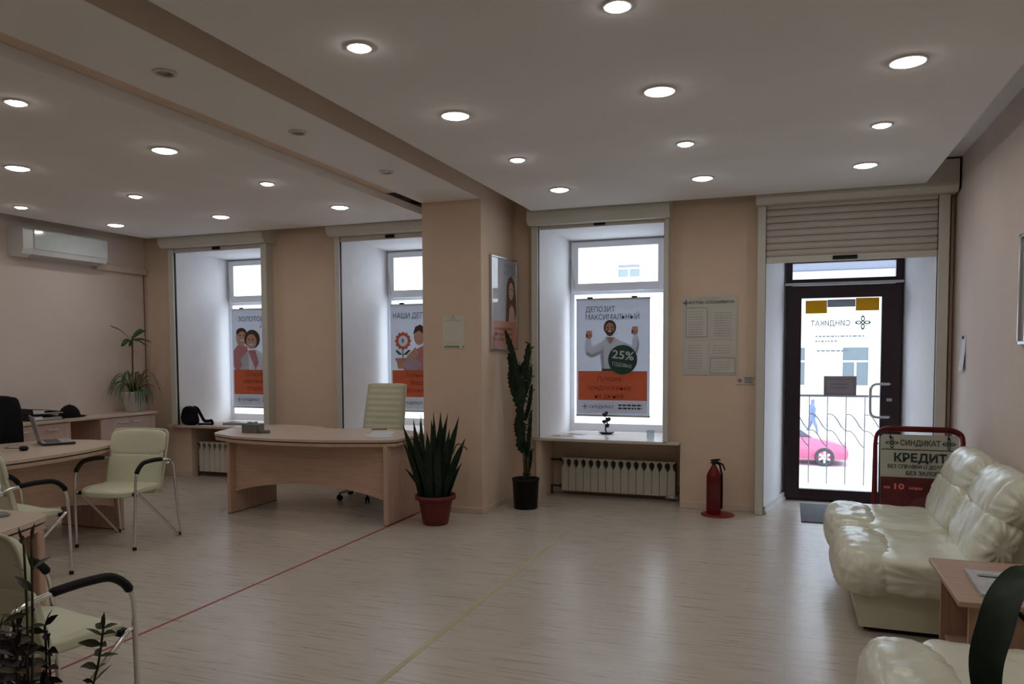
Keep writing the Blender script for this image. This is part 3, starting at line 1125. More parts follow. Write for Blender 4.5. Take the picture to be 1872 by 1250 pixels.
def desk_proto():
    t = thing('office_desk', '', 'desk', (0, 0, 0))

    def slab(z0, z1, k, m):
        cx = V((0, .45, 0))
        return MB().prism([cx + (p - cx) * k + V((0, 0, z0)) for p in outl], (0, 0, z1 - z0), m)
    slab(.733, .755, 1.0, M_woodt).build('desktop', t)
    slab(.722, .733, .985, M_dark).build('spacer', t)
    slab(.695, .722, .992, M_wood).build('under_top', t)
    for s in (-1, 1):
        b = MB().rbox(min(s * .855, s * .815), max(s * .855, s * .815), 0, .70, 0.0, .695, M_woodv, .012, 3)
        b.box(min(s * .853, s * .817), max(s * .853, s * .817), .002, .698, 0, .006, M_dark)
        b.build('side_panel', t)
    pts = [(-.815, .695), (.815, .695)]
    for k in range(21):
        q = k / 20
        x = .815 - 1.63 * q
        pts.append((x, .20 + .115 * math.sin(PI * q) ** .8))
    MB().prism([(x, .07, z) for x, z in pts], (0, .018, 0), M_wood).build('modesty_panel', t)
    return t


desk = desk_proto()
desk['label'] = 'curved beech desk holding wire pen box, in front of middle window'
desk['group'] = 'curved office desks'
dup(desk, (-5.36, 4.15, 0), PI / 2, 'curved beech desk with laptop and mouse beside left wall cabinets')
dup(desk, (-3.21, 1.695, 0), PI / 2, 'beech desk cut by left photo edge, behind foreground chair')
desk.location = (DX, DY, 0)

# ------------------------------------------------------------------ visitor chairs


def rounded_pad(hx, hy, hz, n=5, seg=10, curve=None, T=None):
    bm = pillow_bm((hx, hy, hz), n=n, seg=seg, wr=0.002, freq=5)
    if curve:
        for v in bm.verts:
            v.co = curve(v.co)
    return bm


def chair_proto():
    t = thing('visitor_chair', '', 'chair', (0, 0, 0), 'cream visitor chairs with chrome arms')
    # seat
    bm = rounded_pad(.245, .20, .027, n=7, curve=lambda p: V((p.x, p.y + .04, p.z + .445 - .022 * max(0, (p.y - .07) / .13) ** 2 - .010 * (1 - (p.x / .245) ** 2) + .015 * max(0, (-p.y - .08) / .12))))
    b = MB()
    b.bm(bm, M_cream)
    b.build('seat', t)
    # backrest: two upholstered fields with a seam

    def bend(p, zc):
        z = p.z + zc
        y = -.095 - .115 * ((z - .38) / .5) + .03 * (p.x / .25) ** 2
        return V((p.x * (1 + .04 * (z - .4)), y + p.y, z))
    b = MB()
    bm = rounded_pad(.245, .024, .155, n=8, seg=10, curve=lambda p: bend(p, .535))
    b.bm(bm, M_cream)
    bm = rounded_pad(.247, .026, .1, n=5, seg=10, curve=lambda p: bend(p, .785))
    b.bm(bm, M_cream)
    bm = rounded_pad(.238, .018, .03, n=6, seg=6, curve=lambda p: bend(p, .69))
    b.bm(bm, M_cream)
    bk = b.build('backrest', t)
    ed = [(-.245, .39), (-.25, .55), (-.253, .72), (-.253, .83), (-.235, .872), (-.19, .886), (0, .888), (.19, .886), (.235, .872), (.253, .83), (.253, .72), (.25, .55), (.245, .39)]
    MB().tube(crom([bend(V((x, -.018, z - .6)), .6) for x, z in ed], 3), .009, M_cream2, 6).build('back_edging', bk)
    for s in (-1, 1):
        pa = [(s * x, y, z) for x, y, z in ((.255, .250, .005), (.262, .245, .24), (.266, .238, .44), (.268, .230, .55), (.268, .200, .614), (.268, .14, .653), (.268, .05, .661),
                                            (.268, -.08, .657), (.268, -.16, .647), (.268, -.205, .630), (.270, -.228, .59), (.272, -.238, .50), (.278, -.255, .25), (.284, -.275, .045),
                                            (.284, -.265, .015), (.284, -.235, .022), (.276, -.06, .19), (.268, .14, .37), (.266, .225, .438))]
        fr = MB().tube(crom(pa, 4), .0105, M_chrome, 10).build('side_frame', t)
        MB().tube(crom([(s * .268, .222, .585), (s * .268, .196, .622), (s * .268, .14, .659), (s * .268, .05, .667), (s * .268, -.03, .665), (s * .268, -.085, .661)], 4), [.012] + [.0175] * 19 + [.012], M_black, 12).build('armrest', t)
        for px_, py_ in ((.255, .250), (.284, -.262)):
            MB().lathe([(.013, 0), (.015, .004), (.014, .022), (.011, .024)], M_black, s * px_, py_, 12).build('foot_cap', t)
        MB().rbox(min(s * .2, s * .262), max(s * .2, s * .262), .18, .22, .41, .436, M_black, .005).build('seat_bracket', t)
        MB().tube([(s * .269, -.205, .626), (s * .236, -.150, .61)], .008, M_chrome, 8).build('back_bracket', t)
    MB().tube([(-.266, .2, .42), (.266, .2, .42)], .009, M_chrome, 8).build('cross_bar', t)
    MB().tube([(-.235, -.11, .418), (.235, -.11, .418)], .009, M_chrome, 8).build('cross_bar', t)
    return t


ch = chair_proto()
ch['label'] = 'cream visitor chair with chrome legs, facing camera before the laptop desk'
dup(ch, (-4.895, 3.63, 0), -0.13, 'cream visitor chair at left edge turned to the windows, mostly hidden')
dup(ch, (-2.695, 2.072, 0), -0.14, 'cream visitor chair in left foreground seen from behind, beside leafy plant')
fa = V((.15, -.99))
ch.location = (-5.0, 4.69, 0)
ch.rotation_euler = (0, 0, math.atan2(-fa.x, fa.y))

# ------------------------------------------------------------------ cream office chair behind the middle desk
t = thing('office_chair', 'cream ribbed high back swivel chair behind desk with pen box', 'chair', (-4.1, 6.98, 0))
ox, oy = -3.86, 6.98


def ribbed_back(ox, oy, z0, z1, w0, w1, m, lean=.12, ribs=10, skew=0.0):
    vs, fs = [], []
    nz, nx = ribs * 4, 8
    for side in (0, 1):
        for i in range(nz + 1):
            q = i / nz
            z = z0 + (z1 - z0) * q
            hw = (w0 + (w1 - w0) * q) / 2
            rib = .008 * abs(math.sin(PI * q * ribs))
            for j in range(nx + 1):
                u = -1 + 2 * j / nx
                edge = (1 - u ** 6)
                y = oy + lean * q + (-1 if side == 0 else 1) * (.010 + (.010 + rib) * edge) - .03 * (1 - u * u) * 0
                vs.append((ox + u * hw + skew * q, y, z - .012 * (u ** 8) * (q > .97)))
    n1 = (nz + 1) * (nx + 1)
    for s in (0, 1):
        for i in range(nz):
            for j in range(nx):
                a0 = s * n1 + i * (nx + 1) + j
                fs.append((a0, a0 + 1, a0 + nx + 2, a0 + nx + 1))
    for i in range(nz):
        for j in (0, nx):
            a0 = i * (nx + 1) + j
            fs.append((a0, a0 + nx + 1, n1 + a0 + nx + 1, n1 + a0))
    for j in range(nx):
        for i in (0, nz):
            a0 = i * (nx + 1) + j
            fs.append((a0, a0 + 1, n1 + a0 + 1, n1 + a0))
    return MB().raw(vs, fs, m, True)


def swivel(t, ox, oy, m, seat=True):
    b = MB()
    for k in range(5):
        w_ = 2 * PI * k / 5 + 2.75
        ex, ey = ox + .29 * math.cos(w_), oy + .29 * math.sin(w_)
        b.tube([(ox, oy, .11), (ox + .15 * math.cos(w_), oy + .15 * math.sin(w_), .105), (ex, ey, .075)], [.026, .02, .014], M_steel, 8)
        c = MB()
        for d in (-.014, .014):
            c.lathe([(.028, -.008), (.030, 0), (.028, .008)], M_black, seg=14, T=Matrix.Translation((ex - d * math.sin(w_), ey + d * math.cos(w_), .030)) @ Matrix.Rotation(w_, 4, 'Z') @ Matrix.Rotation(PI / 2, 4, 'X'))
        c.tube([(ex, ey, .03), (ex, ey, .08)], .008, M_black, 6)
        c.build('caster', t)
    b.build('star_base', t)
    MB().tube([(ox, oy, .1), (ox, oy, .44)], .025, M_black, 12).build('gas_lift', t)
    b = MB()
    b.bm(pillow_bm((.25, .24, .035), 5, 8, .002), m, True, Matrix.Translation((ox, oy, .475)))
    b.build('seat', t)


swivel(t, -4.13, 6.95, M_cream)
bk = ribbed_back(-4.085, 7.19, .50, 1.185, .515, .455, M_cream, .10, 11, .025).build('backrest', t)
MB().rbox(-4.14, -4.08, 7.12, 7.24, .44, .56, M_black, .01).build('back_bracket', t)
for s in (-1, 1):
    MB().tube(crom([(-4.10 + s * .27, 6.80, .48), (-4.10 + s * .275, 6.79, .66), (-4.10 + s * .275, 6.85, .69), (-4.10 + s * .275, 7.1, .69), (-4.10 + s * .265, 7.2, .64)], 4), .012, M_chrome, 8).build('armrest', t)

# black office chair with a jacket at the left edge
t = thing('office_chair', 'black office chair draped with dark jacket, left edge behind laptop desk', 'chair', (-6.55, 4.6, 0))
swivel(t, -6.55, 4.45, M_blackm)
bm = pillow_bm((.045, .26, .29), 6, 10, .004)
b = MB()
b.bm(bm, mat('grey_mesh_fabric', (.06, .06, .065), .8), True, Matrix.Translation((-6.50, 4.60, .84)) @ Matrix.Rotation(.06, 4, 'Y'))
b.build('backrest', t)
MB().rbox(-6.56, -6.50, 4.42, 4.5, .45, .62, M_black, .01).build('back_bracket', t)
bm = pillow_bm((.085, .30, .22), 5, 14, .02, 7, seed=3)
for v in bm.verts:
    q = max(0, -v.co.z / .22)
    v.co.y *= 1 + .10 * q
    if v.co.z < -.1:
        v.co.z -= .05 * (v.co.y / .3 + .3)
b = MB()
b.bm(bm, M_blackm, True, Matrix.Translation((-6.47, 4.61, .93)))
b.build('draped_jacket', t)

# ------------------------------------------------------------------ things on the desks
t = thing('laptop', 'open silver laptop standing on desk by left wall', 'laptop', (-5.80, 4.78, .755))
T = Matrix.Translation((-5.83, 4.76, .755)) @ Matrix.Rotation(math.radians(148), 4, 'Z')
M_lap = mat('laptop_silver', (.45, .43, .42), .4, .3)
MB().rbox(-.17, .17, -.12, .12, .003, .022, mat('laptop_dark', (.03, .03, .032), .5), .004, T=T).build('chassis', t)
a = MB().rbox(-.165, .165, -.115, .115, .0215, .024, M_lap, .001, T=T)
for r_ in range(5):
    for c_ in range(12):
        a.box(-.145 + c_ * .0245, -.125 + c_ * .0245, -.02 + r_ * .022, -.002 + r_ * .022, .024, .0255, M_dgrey, T=T)
a.box(-.045, .045, -.10, -.045, .024, .0245, M_grey, T=T)
a.build('keyboard_deck', t)
# lid hinged on the right side as seen from the camera
TL = T @ Matrix.Translation((0, .118, .022)) @ Matrix.Rotation(math.radians(14), 4, 'X') @ Matrix.Rotation(0, 4, 'Y')
TL = T @ Matrix.Translation((0, .12, .022)) @ Matrix.Rotation(math.radians(-14), 4, 'X')
lid = MB().rbox(-.17, .17, -.004, .004, 0, .225, M_lap, .003, T=TL).build('lid', t)
MB().box(-.158, .158, -.0052, -.0045, .012, .213, mat('screen_black', (.02, .022, .025), .15), T=TL).build('screen', lid)

t = thing('computer_mouse', 'small black computer mouse on desk left of the laptop', 'mouse', (-5.64, 4.32, .755))
b = MB()
b.bm(pillow_bm((.032, .052, .018), 2.6, 8, 0), M_black, True, Matrix.Translation((-5.64, 4.32, .7735)) @ Matrix.Rotation(1.0, 4, 'Z'))
b.build('shell', t)
MB().tube(crom([(-5.67, 4.36, .760), (-5.78, 4.40, .7575), (-5.90, 4.36, .7575), (-5.98, 4.45, .7575)], 5), .002, M_black, 6).build('cord', t)

t = thing('desk_organizer', 'grey wire mesh pen box on the curved desk', 'pen holder', (-4.80, 6.0, .755))
M_mesh = mat('grey_wire_mesh', (.20, .20, .19), .5, .4, var=.3, scale=200)
b = MB()
x0, x1, y0, y1, z0 = -4.895, -4.715, 5.96, 6.06, .755
for (xa, xb, ya, yb) in ((x0, x1, y0, y0 + .003), (x0, x1, y1 - .003, y1), (x0, x0 + .003, y0, y1), (x1 - .003, x1, y0, y1), (-4.79, -4.787, y0, y1)):
    b.box(xa, xb, ya, yb, z0, z0 + .085, M_mesh)
b.box(x0, x1, y0, y1, z0, z0 + .003, M_mesh)
b.build('mesh_box', t)
b = MB()
for za in (.755 + .085,):
    b.tube([(x0, y0, za), (x1, y0, za), (x1, y1, za), (x0, y1, za), (x0, y0, za)], .0035, M_steel, 6)
b.build('rim', t)
b = MB()
for k, (xa, xb) in enumerate(((-4.87, -4.81), (-4.85, -4.86), (-4.83, -4.85))):
    b.tube([(xa, 6.01, .76), (xb, 6.0 + .01 * k, .86)], .004, [M_black, M_dgrey, M_red][0], 6)
b.build('pens', t)
t = MB().rbox(-4.70, -4.62, 5.975, 6.03, .755, .785, M_mesh, .004).build('card_holder')
tag(t, 'small grey card holder right of the wire pen box', 'card holder')

for k, (x, y, w_, h_, rz, lb) in enumerate(((-3.50, 6.12, .21, .297, .9, 'white paper sheet on right end of curved desk, nearest the plant'),
                                           (-3.60, 6.36, .21, .297, .4, 'white paper sheet on curved desk, further from plant, partly under another'))):
    T = Matrix.Translation((x, y, .7555 + .001 * (1 - k))) @ Matrix.Rotation(rz, 4, 'Z')
    b = MB().box(-w_ / 2, w_ / 2, -h_ / 2, h_ / 2, 0, .0008, M_paper, T=T)
    for j in range(8):
        b.raw([(-.08, .11 - j * .028, .0011), (.02 + .06 * (j % 3), .11 - j * .028, .0011), (.02 + .06 * (j % 3), .114 - j * .028, .0011), (-.08, .114 - j * .028, .0011)], [(0, 1, 2, 3)], M_grey, False, T)
    tag(b.build('paper_sheet'), lb, 'paper', 'paper sheets on the curved desk')
t = MB().tube([(-3.86, 6.60, .759), (-3.72, 6.66, .759)], .004, M_black, 8).build('pen')
tag(t, 'thin black pen lying at back edge of the curved desk', 'pen')

t = thing('desk_ornament', 'chrome ring ornament on oval foot at left edge desk', 'ornament', (-3.47, 2.50, .755))
MB().lathe([(.055, 0), (.055, .006), (.045, .012), (.0001, .014)], mat('grey_foot', (.18, .18, .17), .4, .3), seg=24, T=Matrix.Translation((-3.47, 2.50, .755)) @ Matrix.Scale(1.35, 4, V((1, 0, 0)))).build('foot', t)
b = MB()
ring = [(-3.50 + .06 * math.cos(2 * PI * k / 20), 2.50 + .02 * math.sin(2 * PI * k / 20), .855 + .08 * math.sin(2 * PI * k / 20)) for k in range(21)]
b.tube(ring, .010, M_chrome, 8)
b.build('ring', t)
MB().tube([(-3.49, 2.5, .765), (-3.50, 2.5, .785)], .009, M_chrome, 8).build('neck', t)

# ------------------------------------------------------------------ cabinets along the left wall
XF = -7.13
tag(MB().rbox(XL + .001, XF + .02, 4.2, 7.165, .80, .83, M_woodt, .004).build('cabinet_worktop'), 'long beech worktop lying across the low wall cabinets', 'worktop')


def cabinet(y0, y1, label, handles):
    t = thing('low_cabinet', label, 'cabinet', ((XL + XF) / 2, (y0 + y1) / 2, 0), 'low cabinets along the left wall')
    b = MB()
    b.box(XL + .001, XF - .02, y0, y0 + .018, 0, .8, M_woodv)
    b.box(XL + .001, XF - .02, y1 - .018, y1, 0, .8, M_woodv)
    b.box(XL + .001, XF - .02, y0 + .018, y1 - .018, 0.06, .078, M_woodv)
    b.box(XL + .001, XL + .008, y0 + .018, y1 - .018, .078, .8, M_woodv)
    b.box(XF - .07, XF - .05, y0 + .018, y1 - .018, 0, .06, M_dark)
    b.build('carcass', t)
    ym = (y0 + y1) / 2
    for s, (ya, yb) in enumerate(((y0 + .004, ym - .002), (ym + .002, y1 - .004))):
        d = MB().rbox(XF - .019, XF, ya, yb, .07, .793, M_woodp, .003).build('door', t)
        yc = (ya + yb) / 2 + (.10 if s == 0 else -.10) * handles
        hp_ = crom([(XF, yc - .06, .735), (XF + .022, yc - .055, .735), (XF + .026, yc, .735), (XF + .022, yc + .055, .735), (XF, yc + .06, .735)], 4)
        MB().tube(hp_, .006, M_steel, 8).build('handle', d)
    return t


cabinet(6.37, 7.15, 'low two door cabinet under the potted plant in the corner', 1)
cabinet(5.22, 6.00, 'low two door cabinet under the binders and cap', .3)
cabinet(4.30, 5.08, 'low cabinet behind black office chair at left edge', .3)

# binders
for k, (z, lab, dy) in enumerate(((.83, 'lower black binder with white label lying on the worktop', 0), (.893, 'upper black binder with white label lying on another binder', .02))):
    t = thing('ring_binder', lab, 'binder', (-7.30, 5.85, z), 'black binders on the worktop')
    T = Matrix.Translation((-7.31, 5.80 + dy, z)) @ Matrix.Rotation(-.12 - .1 * k, 4, 'Z')
    b = MB()
    b.rbox(-.15, .14, -.17, -.16, 0, .06, M_black, .002, T=T)
    b.rbox(-.15, .14, -.17, .16, 0, .004, M_black, .001, T=T)
    b.prism([(-.15, -.17, .056), (.14, -.17, .056), (.14, .16, .02 + .02 * (1 - k)), (-.15, .16, .02 + .02 * (1 - k))], (0, 0, .004), M_black, T=T)
    b.build('cover', t)
    MB().box(.135, .1415, -.155, -.07 + .02 * k, .012, .045, M_paper, T=T).build('label', t)
    MB().box(-.14, .132, -.15, .14, .005, .018 + .014 * (1 - k), mat('page_edges', (.5, .48, .44), .9), T=T).build('pages', t)

t = thing('baseball_cap', 'black baseball cap resting on worktop beside the binders', 'cap', (-7.3, 6.14, .83))
bm = bmesh.new()
bmesh.ops.create_uvsphere(bm, u_segments=20, v_segments=12, radius=1)
bmesh.ops.delete(bm, geom=[v for v in bm.verts if v.co.z < -.02], context='VERTS')
for v in bm.verts:
    v.co = V((v.co.x * .095, v.co.y * .115, v.co.z * .135))
b = MB()
b.bm(bm, M_blackm, True, Matrix.Translation((-7.30, 6.13, .833)))
b.build('crown', t)
vs, fs = [], []
for i in range(9):
    w_ = -1.2 + 2.4 * i / 8
    for j in range(4):
        q = j / 3
        vs.append((-7.30 + (.09 + .005 * q) * math.sin(w_), 6.13 + .108 * math.cos(w_) * 1 + q * .095 * math.cos(w_), .842 + .012 * math.cos(w_) - .012 * q))
for i in range(8):
    for j in range(3):
        a0 = i * 4 + j
        fs.append((a0, a0 + 1, a0 + 5, a0 + 4))
MB().raw(vs, fs, M_blackm, True).build('brim', t)
MB().lathe([(.008, .965), (.007, .972), (.0001, .974)], M_blackm, -7.30, 6.13, 10).build('button', t)

# ------------------------------------------------------------------ plants


def strip(b, path, widths, m, up=V((0, 0, 1)), fold=.25):
    P = [V(p) for p in path]
    vs, fs = [], []
    n = len(P)
    for i, p in enumerate(P):
        t_ = (P[min(i + 1, n - 1)] - P[max(i - 1, 0)]).normalized()
        s = t_.cross(up)
        if s.length < 1e-3:
            s = t_.cross(V((1, 0, 0)))
        s.normalize()
        nrm = s.cross(t_).normalized()
        w_ = widths[i] if isinstance(widths, (list, tuple)) else widths
        vs += [p - s * w_ + nrm * w_ * fold, p.copy(), p + s * w_ + nrm * w_ * fold]
    for i in range(n - 1):
        for k in (0, 1):
            a0 = i * 3 + k
            fs.append((a0, a0 + 1, a0 + 4, a0 + 3))
    b.raw(vs, fs, m, True)


def blade_w(n, w, p=.35):
    return [max(.0006, w * (math.sin(PI * min(1, (i / (n - 1)) * .92 + .08)) ** p if i < n - 1 else .02)) for i in range(n)]


# snake plant in the red pot
cx, cy = -2.915, 6.07
t = thing('potted_snake_plant', 'snake plant with upright dark leaves in red pot by column', 'plant', (cx, cy, 0))
MB().lathe([(.0001, .0), (.105, 0), (.112, .01), (.150, .215), (.150, .222), (.178, .224), (.182, .235), (.180, .262), (.170, .262), (.168, .232), (.145, .225)], M_redpot, cx, cy, 32).build('pot', t)
MB().lathe([(.150, .226), (.08, .236), (.0001, .24)], M_soil, cx, cy, 24).build('soil', t)
tips = [(-.275, -.02, .88), (-.20, .0, .93), (-.155, .02, .97), (-.105, -.05, .93), (-.05, .03, .99), (.0, -.03, .93), (.045, .03, .99), (.085, -.02, .94), (.105, .04, .985), (.205, .02, .96), (.175, -.05, .86), (-.26, -.04, .74),
        (-.255, -.04, .50), (.255, .02, .55), (.235, -.06, .50), (.24, .05, .76), (-.02, -.08, .84), (-.09, .08, .88), (.03, .09, .82), (-.15, -.07, .78), (.12, -.08, .76)]
for i, (dx, dy, h) in enumerate(tips):
    bx, by = cx + dx * .38 + rnd.uniform(-.01, .01), cy + dy * .8 + rnd.uniform(-.02, .02)
    n = 10
    path = []
    for k in range(n):
        q = k / (n - 1)
        path.append((bx + (dx * .62) * q ** 1.3 + .012 * math.sin(q * 5 + i), by + dy * q, .23 + (h - .23) * q))
    wv = .0245 if abs(dx) < .24 else (.024 if h > .7 else .015)
    b = MB()
    ang = rnd.uniform(-.5, .5)
    strip(b, path, [wv * (.75 + .5 * math.sin(PI * k / (n - 1))) * (1 if k < n - 3 else (n - 1 - k) / 2.4) + .0005 for k in range(n)], M_leaf, up=V((math.sin(ang), -math.cos(ang), .05)), fold=.3)
    b.build('leaf', t)
b = MB()
strip(b, crom([(cx + .17, cy, .62), (cx + .21, cy, .71), (cx + .27, cy, .70), (cx + .31, cy, .67)], 4), .006, M_leafg, V((0, -1, 0)))
b.build('leaf', t)

# tall spurge in the black pot
cx, cy = -2.385, 6.98
t = thing('potted_euphorbia', 'tall dark spurge cactus in black pot between column and window', 'plant', (cx, cy, 0))
MB().lathe([(.0001, 0), (.112, 0), (.115, .01), (.128, .27), (.134, .272), (.134, .292), (.122, .292), (.118, .255)], M_black, cx, cy, 28).build('pot', t)
MB().lathe([(.120, .256), (.05, .262), (.0001, .264)], M_soil, cx, cy, 20).build('soil', t)


def ridged(b, path, rads, m, tw=.6, lobes=3):
    P = [V(p) for p in path]
    n = len(P)
    seg = lobes * 4
    vs, fs = [], []
    for i, p in enumerate(P):
        t_ = (P[min(i + 1, n - 1)] - P[max(i - 1, 0)]).normalized()
        a_ = t_.cross(V((0, 1, .1))).normalized()
        c_ = t_.cross(a_)
        for k in range(seg):
            w_ = 2 * PI * k / seg + tw * i / n
            rr = rads[i] * (1 if k % 4 == 0 else (.62 if k % 4 in (1, 3) else .5)) * (1 + .16 * ((i % 3) - 1) * (k % 4 == 0))
            vs.append(p + (a_ * math.cos(w_) + c_ * math.sin(w_)) * rr)
    for i in range(n - 1):
        for k in range(seg):
            fs.append((i * seg + k, i * seg + (k + 1) % seg, (i + 1) * seg + (k + 1) % seg, (i + 1) * seg + k))
    fs.append(tuple((n - 1) * seg + k for k in range(seg)))
    b.raw(vs, fs, m, False)


arms = [  # base, tip offsets (dx, dz), radius, max
    ([(0, .26), (-.01, .60), (-.035, .90), (-.06, 1.20), (-.10, 1.42), (-.155, 1.60), (-.20, 1.72)], .040, 1),
    ([(-.03, .62), (-.075, .72), (-.085, .80), (-.08, .92)], .036, 0),
    ([(-.02, .75), (-.04, .95), (-.02, 1.1), (-.03, 1.3)], .045, 0),
    ([(-.05, 1.02), (-.13, 1.15), (-.15, 1.25), (-.15, 1.38), (-.185, 1.5)], .035, 0),
    ([(-.05, 1.0), (-.09, 1.12), (-.10, 1.30), (-.09, 1.40)], .055, 0),
    ([(-.04, 1.0), (-.03, 1.15), (-.02, 1.32), (-.01, 1.42)], .055, 0),
    ([(-.02, 1.18), (.005, 1.32), (.015, 1.45), (.035, 1.60)], .034, 0),
    ([(-.02, 1.05), (.03, 1.18), (.055, 1.28), (.06, 1.38)], .026, 0),
    ([(.02, .26), (.03, .55), (.045, .75), (.06, .95)], .024, 0),
    ([(.0, .85), (.03, .95), (.05, 1.05), (.065, 1.20)], .024, 0),
    ([(.02, .3), (.05, .45), (.06, .58)], .018, 0),
    ([(-.01, .55), (-.05, .62), (-.03, .72), (-.02, .85)], .04, 0),
    ([(.0, 1.35), (.03, 1.45), (.04, 1.55)], .02, 0),
]
b_all = MB()
for j, (pts, r_, main) in enumerate(arms):
    dyj = rnd.uniform(-.04, .04) if j else 0
    pth = crom([(cx + x, cy + dyj * min(1, k), z) for k, (x, z) in enumerate(pts)], 8)
    n = len(pth)
    rads = []
    for i in range(n):
        q = i / (n - 1)
        rr = r_ * (.55 + .6 * math.sin(PI * min(1, q * .75 + .2))) if not main else (.02 if pth[i].z < .55 else .034 if pth[i].z < 1.4 else .036 * (1 - .75 * max(0, (pth[i].z - 1.6) / .13)))
        if q > .93 and not main:
            rr *= .5
        rads.append(max(.003, rr))
    b = MB()
    ridged(b, pth, rads, M_leaf if j != 0 else M_leaf)
    for i in range(2, n, 3):
        if rnd.random() < .8:
            w_ = rnd.uniform(0, 2 * PI)
            d_ = V((math.cos(w_), math.sin(w_), .6)).normalized()
            p_ = V(pth[i]) + d_ * rads[i] * .8
            ln = rnd.uniform(.02, .045) if j > 5 else rnd.uniform(.012, .028)
            strip(b, [p_, p_ + d_ * ln * .5, p_ + d_ * ln], [.004, .009, .001], M_leafg if j > 5 else M_leaf, V((d_.y, -d_.x, .3)))
    b.build('branch', t)
b = MB()
b.tube([(cx, cy, .25), (cx - .012, cy, .58)], .018, M_stem, 8)
b.tube([(cx + .025, cy, .25), (cx + .03, cy - .01, .5)], .012, M_stem, 8)
b.build('stem', t)

# corner plant on the cabinets
cx, cy = -7.30, 7.00
t = thing('potted_spider_plant', 'spider plant with tall leafy stem in pale pot on corner cabinet', 'plant', (cx, cy, .83))
MB().lathe([(.0001, .83), (.085, .83), (.095, .84), (.13, 1.04), (.136, 1.05), (.136, 1.07), (.122, 1.07), (.118, 1.04)], mat('pale_ceramic', (.55, .55, .52), .35, var=.05), cx, cy, 28).build('pot', t)
MB().lathe([(.119, 1.045), (.0001, 1.055)], M_soil, cx, cy, 20).build('soil', t)
MB().tube(crom([(cx, cy, 1.05), (cx + .005, cy - .01, 1.3), (cx, cy, 1.62), (cx, cy + .005, 1.72)], 4), .009, M_stem, 8).build('stem', t)
dirs = [(-.36, 1.83), (-.22, 1.63), (-.12, 1.60), (.0, 1.60), (.14, 1.60), (.27, 1.65), (.24, 1.80), (.03, 1.80), (.08, 1.81), (-.10, 1.70), (.10, 1.66)]
for i, (dy, z) in enumerate(dirs):
    b = MB()
    dx = rnd.uniform(-.06, .14)
    p = crom([(cx, cy, 1.66 + .005 * i), (cx + dx * .5, cy + dy * .5, (1.68 + z) / 2 + .02), (cx + dx, cy + dy, z)], 4)
    n = len(p)
    strip(b, p, [.004 + .027 * math.sin(PI * k / (n - 1)) ** .8 * (k / (n - 1)) ** .5 for k in range(n)], M_leafg, V((.6, 0, .8)))
    b.build('crown_leaf', t)
for i in range(44):
    w_ = rnd.uniform(0, 2 * PI)
    ln = rnd.uniform(.18, .40)
    hh = rnd.uniform(.06, .26)
    dx, dy = math.cos(w_) * ln * .7, math.sin(w_) * ln * (1.15 if math.sin(w_) > 0 else .9)
    if dx < -.18:
        dx = -.18
    if cy + dy > 7.44:
        dy = 7.44 - cy
    end = 1.05 - rnd.uniform(-.05, .16)
    p = crom([(cx + dx * .1, cy + dy * .1, 1.05), (cx + dx * .4, cy + dy * .4, 1.05 + hh), (cx + dx * .75, cy + dy * .75, 1.05 + hh * .8), (cx + dx, cy + dy, end)], 4)
    n = len(p)
    b = MB()
    dry = (dy > .15 and rnd.random() < .75) or rnd.random() < .2
    strip(b, p, [.0095 * (1 - (k / (n - 1)) ** 2) + .0008 for k in range(n)], M_leafb if dry else M_leafg, V((.5, 0, .85)))
    b.build('leaf', t)
for i in range(8):
    dy = -.12 + .24 * i / 7
    b = MB()
    p = crom([(cx + .08, cy + dy * .5, 1.05), (cx + .13, cy + dy * .9, 1.09), (cx + .155, cy + dy, 1.0), (cx + .15, cy + dy * 1.05, .93 - .05 * (i % 3))], 4)
    strip(b, p, [.012 * (1 - (k / (len(p) - 1)) ** 2) + .0008 for k in range(len(p))], M_leafg, V((.9, 0, .3)))
    b.build('leaf', t)

# foreground plant, lower left
cx, cy = -1.36, 1.02
t = thing('potted_inch_plant', 'dark purple and olive leafy plant in lower left foreground', 'plant', (cx, cy, 0))
MB().lathe([(.0001, 0), (.13, 0), (.14, .02), (.165, .70), (.165, .72), (.15, .72), (.145, .68)], mat('brown_planter', (.10, .06, .045), .6), cx, cy, 24).build('pot', t)
MB().lathe([(.147, .685), (.0001, .69)], M_soil, cx, cy, 20).build('soil', t)


def lance(b, p, d, ln, w_, m, droop=.3):
    d = d.normalized()
    pts = [p + d * ln * q + V((0, 0, -droop * ln * q * q)) for q in (0, .15, .35, .6, .85, 1)]
    sd = V((d.y, -d.x, .4))
    strip(b, pts, [w_ * .15, w_ * .6, w_, w_ * .9, w_ * .4, .0008], m, V((rnd.uniform(-.4, .4), rnd.uniform(-.9, -.2), rnd.uniform(.2, .9))), .2)


